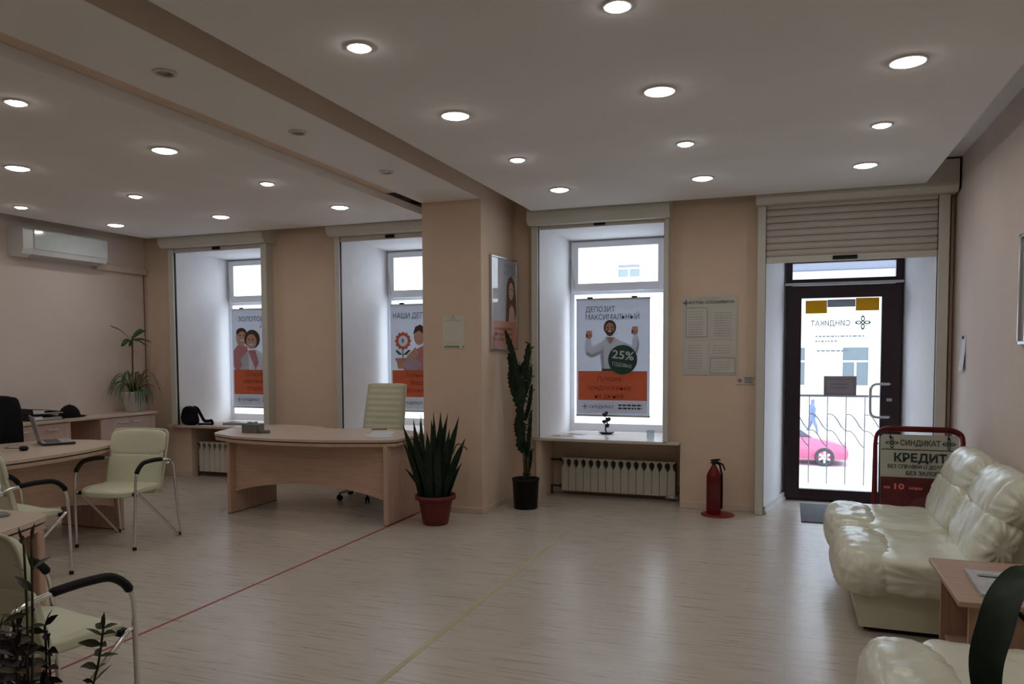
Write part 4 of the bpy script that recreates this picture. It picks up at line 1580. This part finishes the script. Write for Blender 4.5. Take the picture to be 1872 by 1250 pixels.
RX = V((math.cos(YAW), math.sin(YAW), 0))      # plant spreads mostly across this direction
RYY = V((-math.sin(YAW), math.cos(YAW), 0))
for i in range(30):
    sp = rnd.uniform(-.10, .075)
    hh = rnd.uniform(.84, 1.0) - max(0, sp) * 1.0
    if i == 0:
        sp, hh = .022, 1.15
    if i == 1:
        sp, hh = -.005, 1.14
    if i == 2:
        sp, hh = .115, .955
    if i == 3:
        sp, hh = .10, .90
    dpt = rnd.uniform(-.10, .10)
    c0 = V((cx, cy, 0))
    path = crom([c0 + RX * sp * .35 + RYY * dpt * .5 + V((0, 0, .68)), c0 + RX * sp * .8 + RYY * dpt + V((0, 0, .68 + (hh - .68) * .6)), c0 + RX * sp + RYY * dpt + V((0, 0, hh))], 5)
    pur = i > 5
    MB().tube(path, .0024, M_leafp if pur else M_leafo, 6).build('stem', t)
    b = MB()
    for k in range(3, len(path)):
        for s in (-1, 1):
            if rnd.random() < (.9 if i > 1 else .35):
                d = RX * s * rnd.uniform(.4, 1) + RYY * rnd.uniform(-.8, .6) + V((0, 0, rnd.uniform(.1, .9)))
                lance(b, V(path[k]), d, rnd.uniform(.026, .05), rnd.uniform(.0045, .0085), (M_leafp if rnd.random() < .75 else M_leafo) if pur else M_leafo, rnd.uniform(.1, .6))
    lance(b, V(path[-1]), V((rnd.uniform(-.3, .5), rnd.uniform(-.3, .3), 1)), .04, .007, M_leafp if pur else M_leafo, .1)
    b.build('foliage', t)

# foreground plant, lower right
cx, cy = .70, 1.86
t = thing('potted_peace_lily', 'broad dark drooping leaves of plant at lower right edge', 'plant', (cx, cy, 0))
MB().lathe([(.0001, 0), (.11, 0), (.12, .02), (.15, .44), (.15, .46), (.135, .46), (.13, .42)], mat('white_planter', (.5, .5, .48), .5), cx, cy, 24).build('pot', t)
MB().lathe([(.132, .425), (.0001, .43)], M_soil, cx, cy, 20).build('soil', t)


def dp(x, y, d):     # a point that lies d metres in front of the lens axis, used to set out the leaf's spine
    return V((0, 0, 1.5)) + (_f + _r * ((x - 936) / FPX) - _u * ((y - PPY) / FPX)) * d


b = MB()
pth = [V((cx - .02, cy, .43)), V((cx - .0, cy + .02, .75)), dp(1940, 1070, 1.72), dp(1880, 1050, 1.66), dp(1842, 1090, 1.61), dp(1822, 1150, 1.585), dp(1806, 1210, 1.575), dp(1806, 1270, 1.57), dp(1812, 1320, 1.57)]
pp = crom(pth, 6)
n = len(pp)
wd = []
for i in range(n):
    q = i / (n - 1)
    wd.append(.006 if q < .22 else .006 + .029 * math.sin(PI * min(1, (q - .22) / .78)) ** .55)
strip(b, pp, wd, M_leaf, V((-.35, -.6, .5)), .35)
b.build('leaf', t)
for (tipx, tipy, td, w_) in ((1990, 900, 1.8, .03), (2000, 1150, 1.6, .035), (2080, 1000, 2.0, .035)):
    b = MB()
    pp = crom([V((cx + .01, cy, .43)), V((cx + .06, cy, .72)), (V((cx + .1, cy, .9)) + dp(tipx, tipy, td)) / 2, dp(tipx, tipy, td)], 6)
    n = len(pp)
    strip(b, pp, [.005 if k / n < .4 else .005 + w_ * math.sin(PI * (k / (n - 1) - .4) / .6) for k in range(n)], M_leaf, V((0, -.7, .6)), .3)
    b.build('leaf', t)
# second hanging leaf just left of the big one
b = MB()
pp = crom([V((cx - .03, cy, .43)), V((cx - .07, cy - .01, .72)), dp(1862, 1120, 1.66), dp(1820, 1118, 1.64), dp(1795, 1165, 1.62), dp(1790, 1225, 1.61)], 6)
n = len(pp)
strip(b, pp, [.005 if k / n < .45 else .004 + .011 * math.sin(PI * min(1, (k / (n - 1) - .45) / .55)) for k in range(n)], M_leaf, V((-.5, -.6, .4)), .3)
b.build('leaf', t)

# small window sill things
cx, cy = -1.80, 7.92
t = thing('bonsai_figurine', 'tiny dark bonsai tree on flat tray on window sill', 'bonsai', (cx, cy, .645))
M_bon = mat('dark_teal_leaf', (.012, .03, .03), .6, var=.4)
MB().lathe([(.0001, 0), (.05, 0), (.085, .018), (.09, .022), (.075, .022), (.0001, .018)], M_bon, seg=20, T=Matrix.Translation((cx, cy, .645)) @ Matrix.Scale(.6, 4, V((0, 1, 0)))).build('tray', t)
MB().tube(crom([(cx, cy, .66), (cx - .012, cy, .70), (cx + .008, cy, .75), (cx - .005, cy, .82)], 4), .008, M_stem, 8).build('trunk', t)
b = MB()
for (dx, dz, r_) in ((-.015, .85, .03), (.02, .80, .03), (-.022, .775, .025), (.01, .735, .028), (.0, .87, .02)):
    bm = bmesh.new()
    bmesh.ops.create_icosphere(bm, subdivisions=2, radius=r_)
    for v in bm.verts:
        v.co *= 1 + .35 * noise.noise(v.co * 60)
        v.co.z *= .75
    b.bm(bm, M_bon, False, Matrix.Translation((cx + dx, cy, dz)))
b.build('foliage', t)

t = thing('glass_tumbler', 'small clear glass tumbler on right end of window sill', 'glass', (-1.275, 7.56, .645))
MB().lathe([(.0001, .645), (.036, .645), (.042, .735), (.040, .735), (.034, .653), (.0001, .653)], M_cglass, -1.275, 7.56, 24).build('cup', t)
for k, (x, y, rz, lb) in enumerate(((-2.20, 7.60, .2, 'white leaflet lying at left front of the right window sill'), (-2.10, 7.80, -.3, 'white leaflet lying behind another on the right window sill'))):
    T = Matrix.Translation((x, y, .6455)) @ Matrix.Rotation(rz, 4, 'Z')
    b = MB().box(-.105, .105, -.05, .05, 0, .002, M_paper, T=T)
    b.raw([(-.09, -.04, .0022), (-.01, -.04, .0022), (-.01, .04, .0022), (-.09, .04, .0022)], [(0, 1, 2, 3)], mat('leaflet_red', (.35, .12, .10), .6), False, T)
    b.raw([(.01, -.03, .0022), (.09, -.03, .0022), (.09, .0, .0022), (.01, .0, .0022)], [(0, 1, 2, 3)], M_dgrey, False, T)
    tag(b.build('leaflet'), lb, 'leaflet', 'leaflets on the right window sill')

# bag on the left sill
t = thing('shoulder_bag', 'black shoulder bag standing on left window sill', 'bag', (-6.87, 7.42, .645))
bm = pillow_bm((.112, .052, .115), 3.2, 10, .010, 8, seed=5)
for v in bm.verts:
    v.co.x *= 1 - .18 * (v.co.z / .115)
    if v.co.z < 0:
        v.co.y *= 1.1
b = MB()
b.bm(bm, M_blackm, True, Matrix.Translation((-6.868, 7.428, .757)))
b.build('body', t)
b = MB()
b.bm(pillow_bm((.085, .014, .055), 4, 6, .004), M_blackm, True, Matrix.Translation((-6.86, 7.375, .715)))
b.build('front_pocket', t)
b = MB()
strip(b, crom([(-6.86, 7.48, .86), (-6.80, 7.48, .84), (-6.74, 7.47, .77), (-6.69, 7.47, .70), (-6.62, 7.46, .695), (-6.575, 7.46, .70), (-6.55, 7.45, .66), (-6.60, 7.44, .655), (-6.75, 7.43, .652)], 5), .02, M_blackm, V((0, -1, .4)), .02)
b.build('strap', t)
t = thing('document_folder', 'flat dark teal folder lying on left window sill', 'folder', (-6.45, 7.75, .645))
T = Matrix.Translation((-6.36, 7.72, .646)) @ Matrix.Rotation(.25, 4, 'Z')
MB().rbox(-.17, .17, -.12, .12, 0, .022, mat('teal_cover', (.02, .06, .07), .4), .004, T=T).build('cover', t)
MB().box(-.165, .165, -.121, .115, .005, .017, mat('page_edges', (.5, .48, .44), .9), T=T).build('pages', t)
T = Matrix.Translation((-6.55, 7.41, .6455)) @ Matrix.Rotation(.1, 4, 'Z')
tag(MB().box(-.13, .10, -.03, .03, 0, .003, M_paper, T=T).build('paper_sheet'), 'white papers lying at front of left window sill beside bag', 'paper')

# ------------------------------------------------------------------ fire extinguisher
cx, cy = -.635, 7.24
t = thing('fire_extinguisher', 'red fire extinguisher standing on round red plate by wall', 'fire extinguisher', (cx, cy, 0))
MB().lathe([(.0001, .012), (.064, .012), (.066, .02), (.066, .355), (.062, .375), (.046, .41), (.026, .445), (.018, .465), (.0001, .466)], M_red, cx, cy, 28).build('cylinder', t)
MB().lathe([(.0001, 0), (.150, 0), (.152, .006), (.145, .012), (.08, .014), (.0001, .014)], mat('red_stand', (.22, .012, .014), .4), cx + .035, cy, 36).build('stand_plate', t)
MB().lathe([(.014, .46), (.018, .475), (.018, .49), (.012, .50), (.0001, .50)], M_black, cx, cy, 14).build('valve', t)
b = MB()
b.prism([(cx - .03, cy - .011, .492), (cx + .03, cy - .011, .500), (cx + .085, cy - .011, .475), (cx + .105, cy - .011, .42), (cx + .094, cy - .011, .42), (cx + .075, cy - .011, .465), (cx + .03, cy - .011, .486), (cx - .03, cy - .011, .478)], (0, .022, 0), M_black)
b.build('squeeze_lever', t)
b = MB()
b.prism([(cx - .03, cy - .010, .512), (cx + .045, cy - .010, .522), (cx + .065, cy - .010, .512), (cx + .03, cy - .010, .502), (cx - .03, cy - .010, .50)], (0, .02, 0), M_black)
b.build('carry_handle', t)
MB().tube(crom([(cx + .018, cy, .48), (cx + .05, cy, .47), (cx + .062, cy, .42), (cx + .072, cy, .36), (cx + .074, cy, .2), (cx + .072, cy, .06)], 5), .009, M_black, 8).build('hose', t)
b = MB()
vs, fs = [], []
for i in range(9):
    w_ = -2.6 + 2.0 * i / 8
    for z in (.14, .29):
        vs.append((cx + .0668 * math.cos(w_), cy + .0668 * math.sin(w_), z))
for i in range(8):
    fs.append((2 * i, 2 * i + 2, 2 * i + 3, 2 * i + 1))
b.raw(vs, fs, mat('dark_red_label', (.10, .008, .008), .5), True)
b.build('label_band', t)

# ------------------------------------------------------------------ pavement sign
t = thing('pavement_sign', 'credit advertising sign board in red tube frame behind sofa', 'sign', (.96, 6.55, 0))
SY = 6.45
lean = .12


def sy(z):
    return SY + lean * z


def pz_(x, z, off=0.0):
    return V((x, sy(z) + off, z))


fr = crom([pz_(.648, 0.0), pz_(.648, .35), pz_(.648, .80)], 2)[:-1] + crom([pz_(.648, .80), pz_(.66, .865), pz_(.71, .905), pz_(.80, .912), pz_(1.08, .912), pz_(1.17, .908), pz_(1.235, .875), pz_(1.25, .82)], 4)[:-1] + [pz_(1.25, .82), pz_(1.25, .35), pz_(1.25, 0)]
MB().tube(fr, .0145, M_red, 12).build('front_frame', t)
bkf = [V((p.x, 2 * sy(.9) - p.y + .02, p.z)) for p in fr]
bkf = [V((p.x, sy(.9) + .03 + (.9 - p.z) * .12, p.z - .02 if p.z > .1 else p.z)) for p in fr]
MB().tube(bkf, .0125, M_red, 8).build('rear_frame', t)
sx0, sx1, sz0, sz1 = .682, 1.222, .22, .862
U = V((0, lean, 1)).normalized()
N = V((0, -1, lean)).normalized()
b = MB()
o0 = V((sx0, sy(sz0), sz0))
Hh = (sz1 - sz0) / U.z
pts = []
for (cx_, cz_, a0) in ((sx1 - .03, Hh - .03, 0), (sx0 + .03, Hh - .03, PI / 2), (sx0 + .03, .03, PI), (sx1 - .03, .03, 1.5 * PI)):
    for k in range(5):
        w_ = a0 + PI / 2 * k / 4
        pts.append((cx_ + .03 * math.cos(w_) - sx0, cz_ + .03 * math.sin(w_)))
M_sgn = mat('sign_ivory', (.52, .52, .44), .45, var=.02)
b.prism([o0 + V((1, 0, 0)) * u + U * v for u, v in pts], N * -.008, M_sgn)
a = Art(b, o0, (1, 0, 0), U, N, sx1 - sx0, Hh)
H_ = Hh
M_sink = mat('sign_ink', (.012, .03, .02), .5)
a.logo(.15, 1 - .065 / H_, .026, M_sink)
a.logo(.87, 1 - .065 / H_, .026, M_sink)
a.text('СИНДИКАТ', .51, 1 - .083 / H_, .04, M_sink, .275, 'C', .012)
a.rect(.01, 1 - .118 / H_, .99, 1 - .112 / H_, M_sink)
a.text('КРЕДИТ', .51, 1 - .207 / H_, .060, M_sink, .36, 'C', .03)
a.text('БЕЗ СПРАВКИ О ДОХОДАХ', .52, 1 - .258 / H_, .026, M_sink, .46, 'C', .018)
a.text('БЕЗ ЗАЛОГА', .56, 1 - .308 / H_, .028, M_sink, .25, 'C', .018)
a.rect(.0, .035 / H_, 1, 1 - .328 / H_, mat('sign_maroon', (.10, .010, .014), .5, var=.5, scale=9))
a.poly([(.3, .1), (.45, .25), (.7, .3), (.95, .2), (.95, .1)], mat('sign_wine', (.16, .04, .04), .5))
M_srd = mat('sign_red', (.85, .20, .16), .5)
a.text('за', .04, 1 - .418 / H_, .024, M_srd, .045, 'L', .02)
a.text('10', .18, 1 - .420 / H_, .042, M_srd, .07, 'L', .03)
a.text('мин', .37, 1 - .418 / H_, .024, M_srd, .09, 'L', .02)
a.mb.build('sign_board', t)
b = MB()
for x in (.75, 1.15):
    b.tube([pz_(x, .846, -.012), pz_(x, .905, 0)], .003, M_black, 6)
    b.lathe([(.008, -.004), (.008, .004)], M_black, seg=10, T=Matrix.Translation(pz_(x, .842, -.006)) @ Matrix.Rotation(PI / 2, 4, 'X'))
b.build('hangers', t)

# ------------------------------------------------------------------ sofa and armchair


def puff(t, name, c, h, rotY=0.0, n=3.6, wr=.010, pl=.006, seed=0.0, seg=14, pk=12, freq=7):
    b = MB()
    b.bm(pillow_bm(h, n, seg, wr, freq, pl, pk, seed), M_sofa, True, Matrix.Translation(c) @ Matrix.Rotation(rotY, 4, 'Y'))
    return b.build(name, t)


def seating(name, label, cat, y0, y1, mods):
    t = thing(name, label, cat, (.8, (y0 + y1) / 2, 0))
    yb0, yb1 = y0 + .10, y1 - .06
    b = MB()
    base = [(.375, .03), (1.24, .03), (1.24, .30), (.33, .30), (.33, .24)]
    b.prism([(x, yb0, z) for x, z in base], (0, yb1 - yb0, 0), mat('ivory_leather_panel', (.74, .72, .53), .38, var=.04, bump=.05, bscale=20))
    b.build('base', t)
    for x in (.45, 1.18):
        for y in (yb0 + .08, yb1 - .08):
            MB().lathe([(.03, 0), (.03, .035)], M_black, x, y, 12).build('foot', t)
    MB().rbox(.40, 1.22, yb0 + .02, yb1 - .02, .012, .035, M_black, .003).build('plinth', t)
    L_ = (y1 - y0) / mods
    for k in range(mods):
        yc = y0 + L_ * (k + .5)
        hy = L_ / 2 + .006
        s = y0 * 3 + k * 7.3
        puff(t, 'seat_roll', (.415, yc, .318), (.170, hy, .142), .10, 2.9, .012, .004, s, 26, 9, 9)
        puff(t, 'seat_cushion', (.72, yc, .325), (.27, hy, .105), .02, 6.5, .007, .005, s + 2, 22, 12, 8)
        puff(t, 'lower_back_cushion', (1.005, yc, .525), (.085, hy, .150), .33, 4.6, .007, .007, s + 4, 24, 11, 8)
        puff(t, 'upper_back_cushion', (1.105, yc, .725), (.105, hy, .150), .52, 3.1, .008, .009, s + 5, 26, 12, 8)
    b = MB()
    fp = [(1.0, .28), (1.30, .28), (1.30, .70), (1.26, .76), (1.18, .74)]
    b.prism([(x, yb0 + .03, z) for x, z in fp], (0, yb1 - yb0 - .05, 0), M_sofa)
    b.build('back_frame', t)
    return t


seating('sofa', 'ivory leather sofa with puffy cushions along right wall', 'sofa', 4.33, 5.97, 2)
seating('armchair', 'ivory leather armchair in lower right foreground before side table', 'armchair', 2.36, 3.22, 1)

# side table between them
t = thing('side_table', 'cherry wood side table between sofa and armchair', 'table', (.95, 3.8, 0))
M_wd2 = M_woodd
MB().rbox(.655, 1.26, 3.45, 4.15, .476, .50, M_wd2, .004).build('table_top', t)
M_woodd2 = wood_mat('cherry_upright', (.42, .25, .17), (.52, .32, .23), axis=2)
MB().rbox(.70, 1.22, 3.49, 3.514, 0, .476, M_woodd2, .003).build('side_panel', t)
MB().rbox(.70, 1.22, 4.085, 4.109, 0, .476, M_woodd2, .003).build('side_panel', t)
MB().rbox(.72, 1.20, 3.514, 4.085, .13, .15, M_wd2, .003).build('shelf', t)
MB().rbox(1.19, 1.205, 3.514, 4.085, .15, .476, M_woodd2, .002).build('back_panel', t)

# newspaper on the side table
t = thing('newspaper', 'folded newspaper lying on the cherry side table', 'newspaper', (.92, 3.78, .50))
b = MB()
T = Matrix.Translation((.915, 3.735, .501)) @ Matrix.Rotation(-.04, 4, 'Z')
M_news = mat('newsprint', (.55, .57, .60), .8, var=.12, scale=30)
vs, fs = [], []
for i in range(11):
    for j in range(9):
        u, v = -1 + 2 * i / 10, -1 + 2 * j / 8
        vs.append((u * .155, v * .21, .008 + .004 * math.sin(u * 3) * (1 + v) + .006 * max(0, -u - .6) * 2))
for i in range(10):
    for j in range(8):
        a0 = i * 9 + j
        fs.append((a0, a0 + 9, a0 + 10, a0 + 1))
b.raw(vs, fs, M_news, True, T)
b.rbox(-.155, .155, -.21, .21, 0, .006, M_news, .002, T=T)
a = Art(b, T @ V((-.155, -.21, .010)), T.to_3x3() @ V((1, 0, 0)), T.to_3x3() @ V((0, 1, 0)), (0, 0, 1), .31, .42)
M_np2 = mat('newsprint_grey', (.33, .36, .40), .8, var=.2, scale=30)
a.rect(.12, .72, .9, .80, M_np2)
a.rect(.35, .30, .80, .58, M_np2)
a.mb.build('pages', t)

# ------------------------------------------------------------------ floor things
tag(MB().rbox(.125, .98, 7.16, 8.04, .0005, .010, mat('grey_mat', (.10, .10, .115), .9, var=.25, scale=60, bump=.3, bscale=300), .003).build('door_mat'), 'dark grey door mat in front of the entrance door', 'mat')
tag(MB().box(-3.268, -3.25, -1.5, 6.35, .0004, .0012, mat('red_tape', (.33, .03, .03), .5)).build('floor_tape'), 'thin red tape line on floor running to the curved desk', 'tape')
tag(MB().box(-1.752, -1.722, -1.5, 6.2, .0004, .0012, mat('yellow_tape', (.47, .43, .25), .5, var=.14, scale=3)).build('floor_tape'), 'faded yellow tape line on floor in the middle of the room', 'tape')

# ------------------------------------------------------------------ outside
ZG = -2.3
M_snow = mat('snowy_pavement', (.80, .80, .82), .9, var=.03)
M_road = mat('pale_road', (.62, .62, .65), .9, var=.06)
struct('porch', MB().box(-2.5, 3.5, WYO, 10.0, -.3, -.02, M_snow))
struct('street', MB().box(-70, 70, 10.0, 46, ZG - .2, ZG, M_road).box(-70, 70, 34.5, 41.5, ZG, ZG + .02, M_snow))
t = thing('porch_railing', 'thin iron railing with wavy bars seen through the door glass', 'railing', (.55, 9.5, 0))
M_iron = mat('grey_iron', (.10, .10, .11), .6)
MB().rbox(-.6, 1.9, 9.48, 9.52, .985, 1.012, M_iron, .004).build('top_rail', t)
for k in range(12):
    x = .235 + (k - 4) * .196
    MB().tube([(x, 9.5, -.02), (x, 9.5, .985)], .006, M_iron, 6).build('baluster', t)
for k in range(11):
    x = .235 + (k - 4) * .196
    for dz in (0, .19):
        b = MB()
        p = crom([(x, 9.5, .785 - dz), (x + .05, 9.5, .783 - dz), (x + .10, 9.5, .73 - dz), (x + .15, 9.5, .645 - dz), (x + .196, 9.5, .60 - dz)], 4)
        b.tube(p, .006, M_iron, 6)
        b.build('wave_bar', t)


# parked cars
def car_proto():
    t = thing('parked_car', '', 'car', (0, 0, 0), 'cars parked across the street')
    M_body = mat('car_red', (.62, .10, .20), .3, coat=.4)
    M_cgl = mat('car_glass', (.15, .18, .22), .1)
    # side profile along x (front at +x), z up; body by stations across y
    low = [(-2.1, .35), (-2.12, .6), (-2.02, .88), (-1.6, .95), (-.9, .98), (.75, .95), (1.25, .88), (1.85, .74), (2.08, .58), (2.12, .38), (2.05, .24), (1.75, .22), (-1.9, .24)]
    b = MB()
    prof = crom([(x, 0, z) for x, z in low], 3, True)
    vs, fs = [], []
    ys = [-.86, -.80, -.4, .4, .80, .86]
    ks = [.94, 1, 1.0, 1.0, 1, .94]
    for y, k in zip(ys, ks):
        for p in prof:
            vs.append((p.x * (1 - .04 * abs(y)) * (1 if k == 1 else .99), y, .55 + (p.z - .55) * k))
    n = len(prof)
    for i in range(len(ys) - 1):
        for j in range(n):
            fs.append((i * n + j, i * n + (j + 1) % n, (i + 1) * n + (j + 1) % n, (i + 1) * n + j))
    fs.append(tuple(range(n)))
    fs.append(tuple((len(ys) - 1) * n + j for j in range(n)))
    b.raw(vs, fs, M_body, True)
    b.build('body', t)
    cab = [(-1.75, .93), (-1.25, 1.34), (-.6, 1.43), (.15, 1.40), (.95, .93)]
    b = MB()
    vs, fs = [], []
    pc = crom([(x, 0, z) for x, z in cab], 4)
    for y, s in ((-.78, 0), (-.62, 1), (.62, 1), (.78, 0)):
        for p in pc:
            vs.append((p.x, y if p.z < 1.0 or s else y * (1 - .22 * (p.z - .93) / .5), p.z))
    n = len(pc)
    for i in range(3):
        for j in range(n - 1):
            fs.append((i * n + j, i * n + j + 1, (i + 1) * n + j + 1, (i + 1) * n + j))
    fs.append(tuple(range(n)))
    fs.append(tuple(3 * n + j for j in range(n)))
    b.raw(vs, fs, M_cgl, True)
    b.build('glasshouse', t)
    MB().rbox(-1.2, .1, -.6, .6, 1.40, 1.435, M_body, .015).build('roof', t)
    for x in (-1.32, 1.32):
        for s in (-1, 1):
            T = Matrix.Translation((x, s * .80, .31)) @ Matrix.Rotation(PI / 2, 4, 'X')
            b = MB()
            b.lathe([(.20, -.05), (.20, -.09), (.29, -.09), (.31, -.06), (.31, .06), (.29, .09), (.20, .09), (.20, .05)], mat('tyre', (.05, .05, .055), .8), seg=24, T=T, cap=False)
            w = b.build('wheel', t)
            c = MB()
            c.lathe([(.0001, -.03), (.205, -.03), (.205, .03), (.0001, .03)], mat('hub_shade', (.12, .12, .13), .5), seg=24, T=T)
            for k in range(6):
                c.box(-.035, .035, 0, .2, -.075, .075, mat('alloy', (.55, .57, .60), .5), T=T @ Matrix.Rotation(PI * 2 * k / 6, 4, 'Z'))
            c.build('hubcap', w)
    for s in (-1, 1):
        MB().rbox(2.0, 2.09, s * .6 - .13, s * .6 + .13, .56, .68, mat('lamp_clear', (.6, .6, .62), .2), .02).build('headlamp', t)
    return t


car = car_proto()
car['label'] = 'red car parked across the street behind the railing, nose to right'
dup(car, (5.15, 28.2, ZG), 0, 'second red car just peeking past the sign, further right')
car.location = (-.15, 28.2, ZG)

# pedestrian on the far pavement


def skin_fig(name, chain, edges, m, parent, sub=1):
    me = bpy.data.meshes.new(name)
    off = parent.matrix_basis.translation
    me.from_pydata([tuple(V(p[:3]) - off) for p in chain], edges, [])
    o = bpy.data.objects.new(name, me)
    C.objects.link(o)
    md = o.modifiers.new('skin', 'SKIN')
    md.use_smooth_shade = True
    for i, p in enumerate(chain):
        me.skin_vertices[0].data[i].radius = (p[3], p[3])
        me.skin_vertices[0].data[i].use_root = (i == 0)
    s = o.modifiers.new('sub', 'SUBSURF')
    s.levels = s.render_levels = sub
    me.materials.append(m)
    o.parent = parent
    return o


gx, gy, gz = .0, 36.2, ZG + .02
gx = 1.03
t = thing('pedestrian', 'distant person in blue jacket walking on far pavement', 'person', (gx, gy, gz))
M_jk = mat('blue_jacket', (.16, .20, .32), .8)
M_tr = mat('blue_trousers', (.14, .18, .26), .8)
skn = mat('skin_tone', (.55, .36, .28), .6)
ch_ = [(gx, gy, gz + .92, .14), (gx, gy, gz + 1.15, .15), (gx, gy, gz + 1.38, .16), (gx, gy, gz + 1.50, .06), (gx + .01, gy - .01, gz + 1.62, .10), (gx + .01, gy - .01, gz + 1.71, .08),
       (gx - .06, gy + .19, gz + 1.40, .065), (gx - .12, gy + .24, gz + 1.12, .05), (gx - .04, gy + .20, gz + .88, .038), (gx + .04, gy - .19, gz + 1.40, .065), (gx + .05, gy - .24, gz + 1.12, .05), (gx + .16, gy - .20, gz + .92, .038),
       (gx - .02, gy + .09, gz + .82, .095), (gx - .12, gy + .09, gz + .47, .065), (gx - .32, gy + .09, gz + .12, .045), (gx - .22, gy + .09, gz + .04, .035),
       (gx + .02, gy - .09, gz + .82, .095), (gx + .17, gy - .09, gz + .48, .065), (gx + .22, gy - .09, gz + .08, .045), (gx + .36, gy - .09, gz + .04, .035)]
ed_ = [(0, 1), (1, 2), (2, 3), (3, 4), (4, 5), (2, 6), (6, 7), (7, 8), (2, 9), (9, 10), (10, 11), (0, 12), (12, 13), (13, 14), (14, 15), (0, 16), (16, 17), (17, 18), (18, 19)]
skin_fig('body', ch_, ed_, M_jk, t)

# buildings across the street
M_fac = mat('pale_facade', (.84, .84, .82), .9, var=.02)
M_fw = mat('facade_window_glass', (.13, .16, .17), .25)
M_ff = mat('facade_window_frame', (.55, .56, .57), .6)


def building(label, x0, x1, zt, cols, rows, roof=None, gm=None):
    t = thing('street_building', label, 'building', ((x0 + x1) / 2, 46, ZG), 'buildings across the street')
    MB().box(x0, x1, 42, 52, ZG, zt, M_fac).build('facade', t)
    for x in cols:
        for z0, z1 in rows:
            f = MB()
            w = 1.35
            f.frame(x - w / 2, x + w / 2, 41.93, 41.999, z0, z1, .09, .09, .08, .08, M_ff, .003)
            f.box(x - w / 2 + .09, x + w / 2 - .09, 41.935, 41.996, z0 + (z1 - z0) * .60, z0 + (z1 - z0) * .60 + .1, M_ff)
            f.box(x - .05, x + .05, 41.94, 41.995, z0 + .08, z0 + (z1 - z0) * .60, M_ff)
            fo = f.build('window', t)
            MB().box(x - w / 2 + .02, x + w / 2 - .02, 41.965, 41.99, z0 + .02, z1 - .02, gm or M_fw).build('pane', fo)
    if roof:
        b = MB().prism([(x0, 41.2, roof), (x0, 47, roof + 6), (x0, 53, roof)], (x1 - x0, 0, 0), mat('slate_roof', (.16, .17, .21), .8))
        b.build('roof', t)
    MB().box(x0, x1, 41.85, 42, ZG, ZG + .5, mat('plinth_grey', (.5, .5, .5), .9)).build('plinth', t)
    return t


building('pale building with slate roof seen through the entrance door', -1.5, 8.5, 5.65, [.2 + 2.96 * k for k in range(3)], [(-.25, 1.80)], 5.6)
building('tall pale building seen through the upper window panes', -34, -1.95, 13, [-8.3, -12.6, -16.5, -26.0, -29.8], [(-.25, 1.95), (5.6, 6.4), (8.5, 10.6)], None, mat('facade_window_pale', (.22, .26, .27), .4))
building('unseen pale building added to brighten reflection in the glazed picture', 8.9, 34, 13, [11, 15, 19, 23, 27, 31], [(-.25, 1.95), (9.2, 11)])  # out of direct view, added so the column picture mirrors something bright
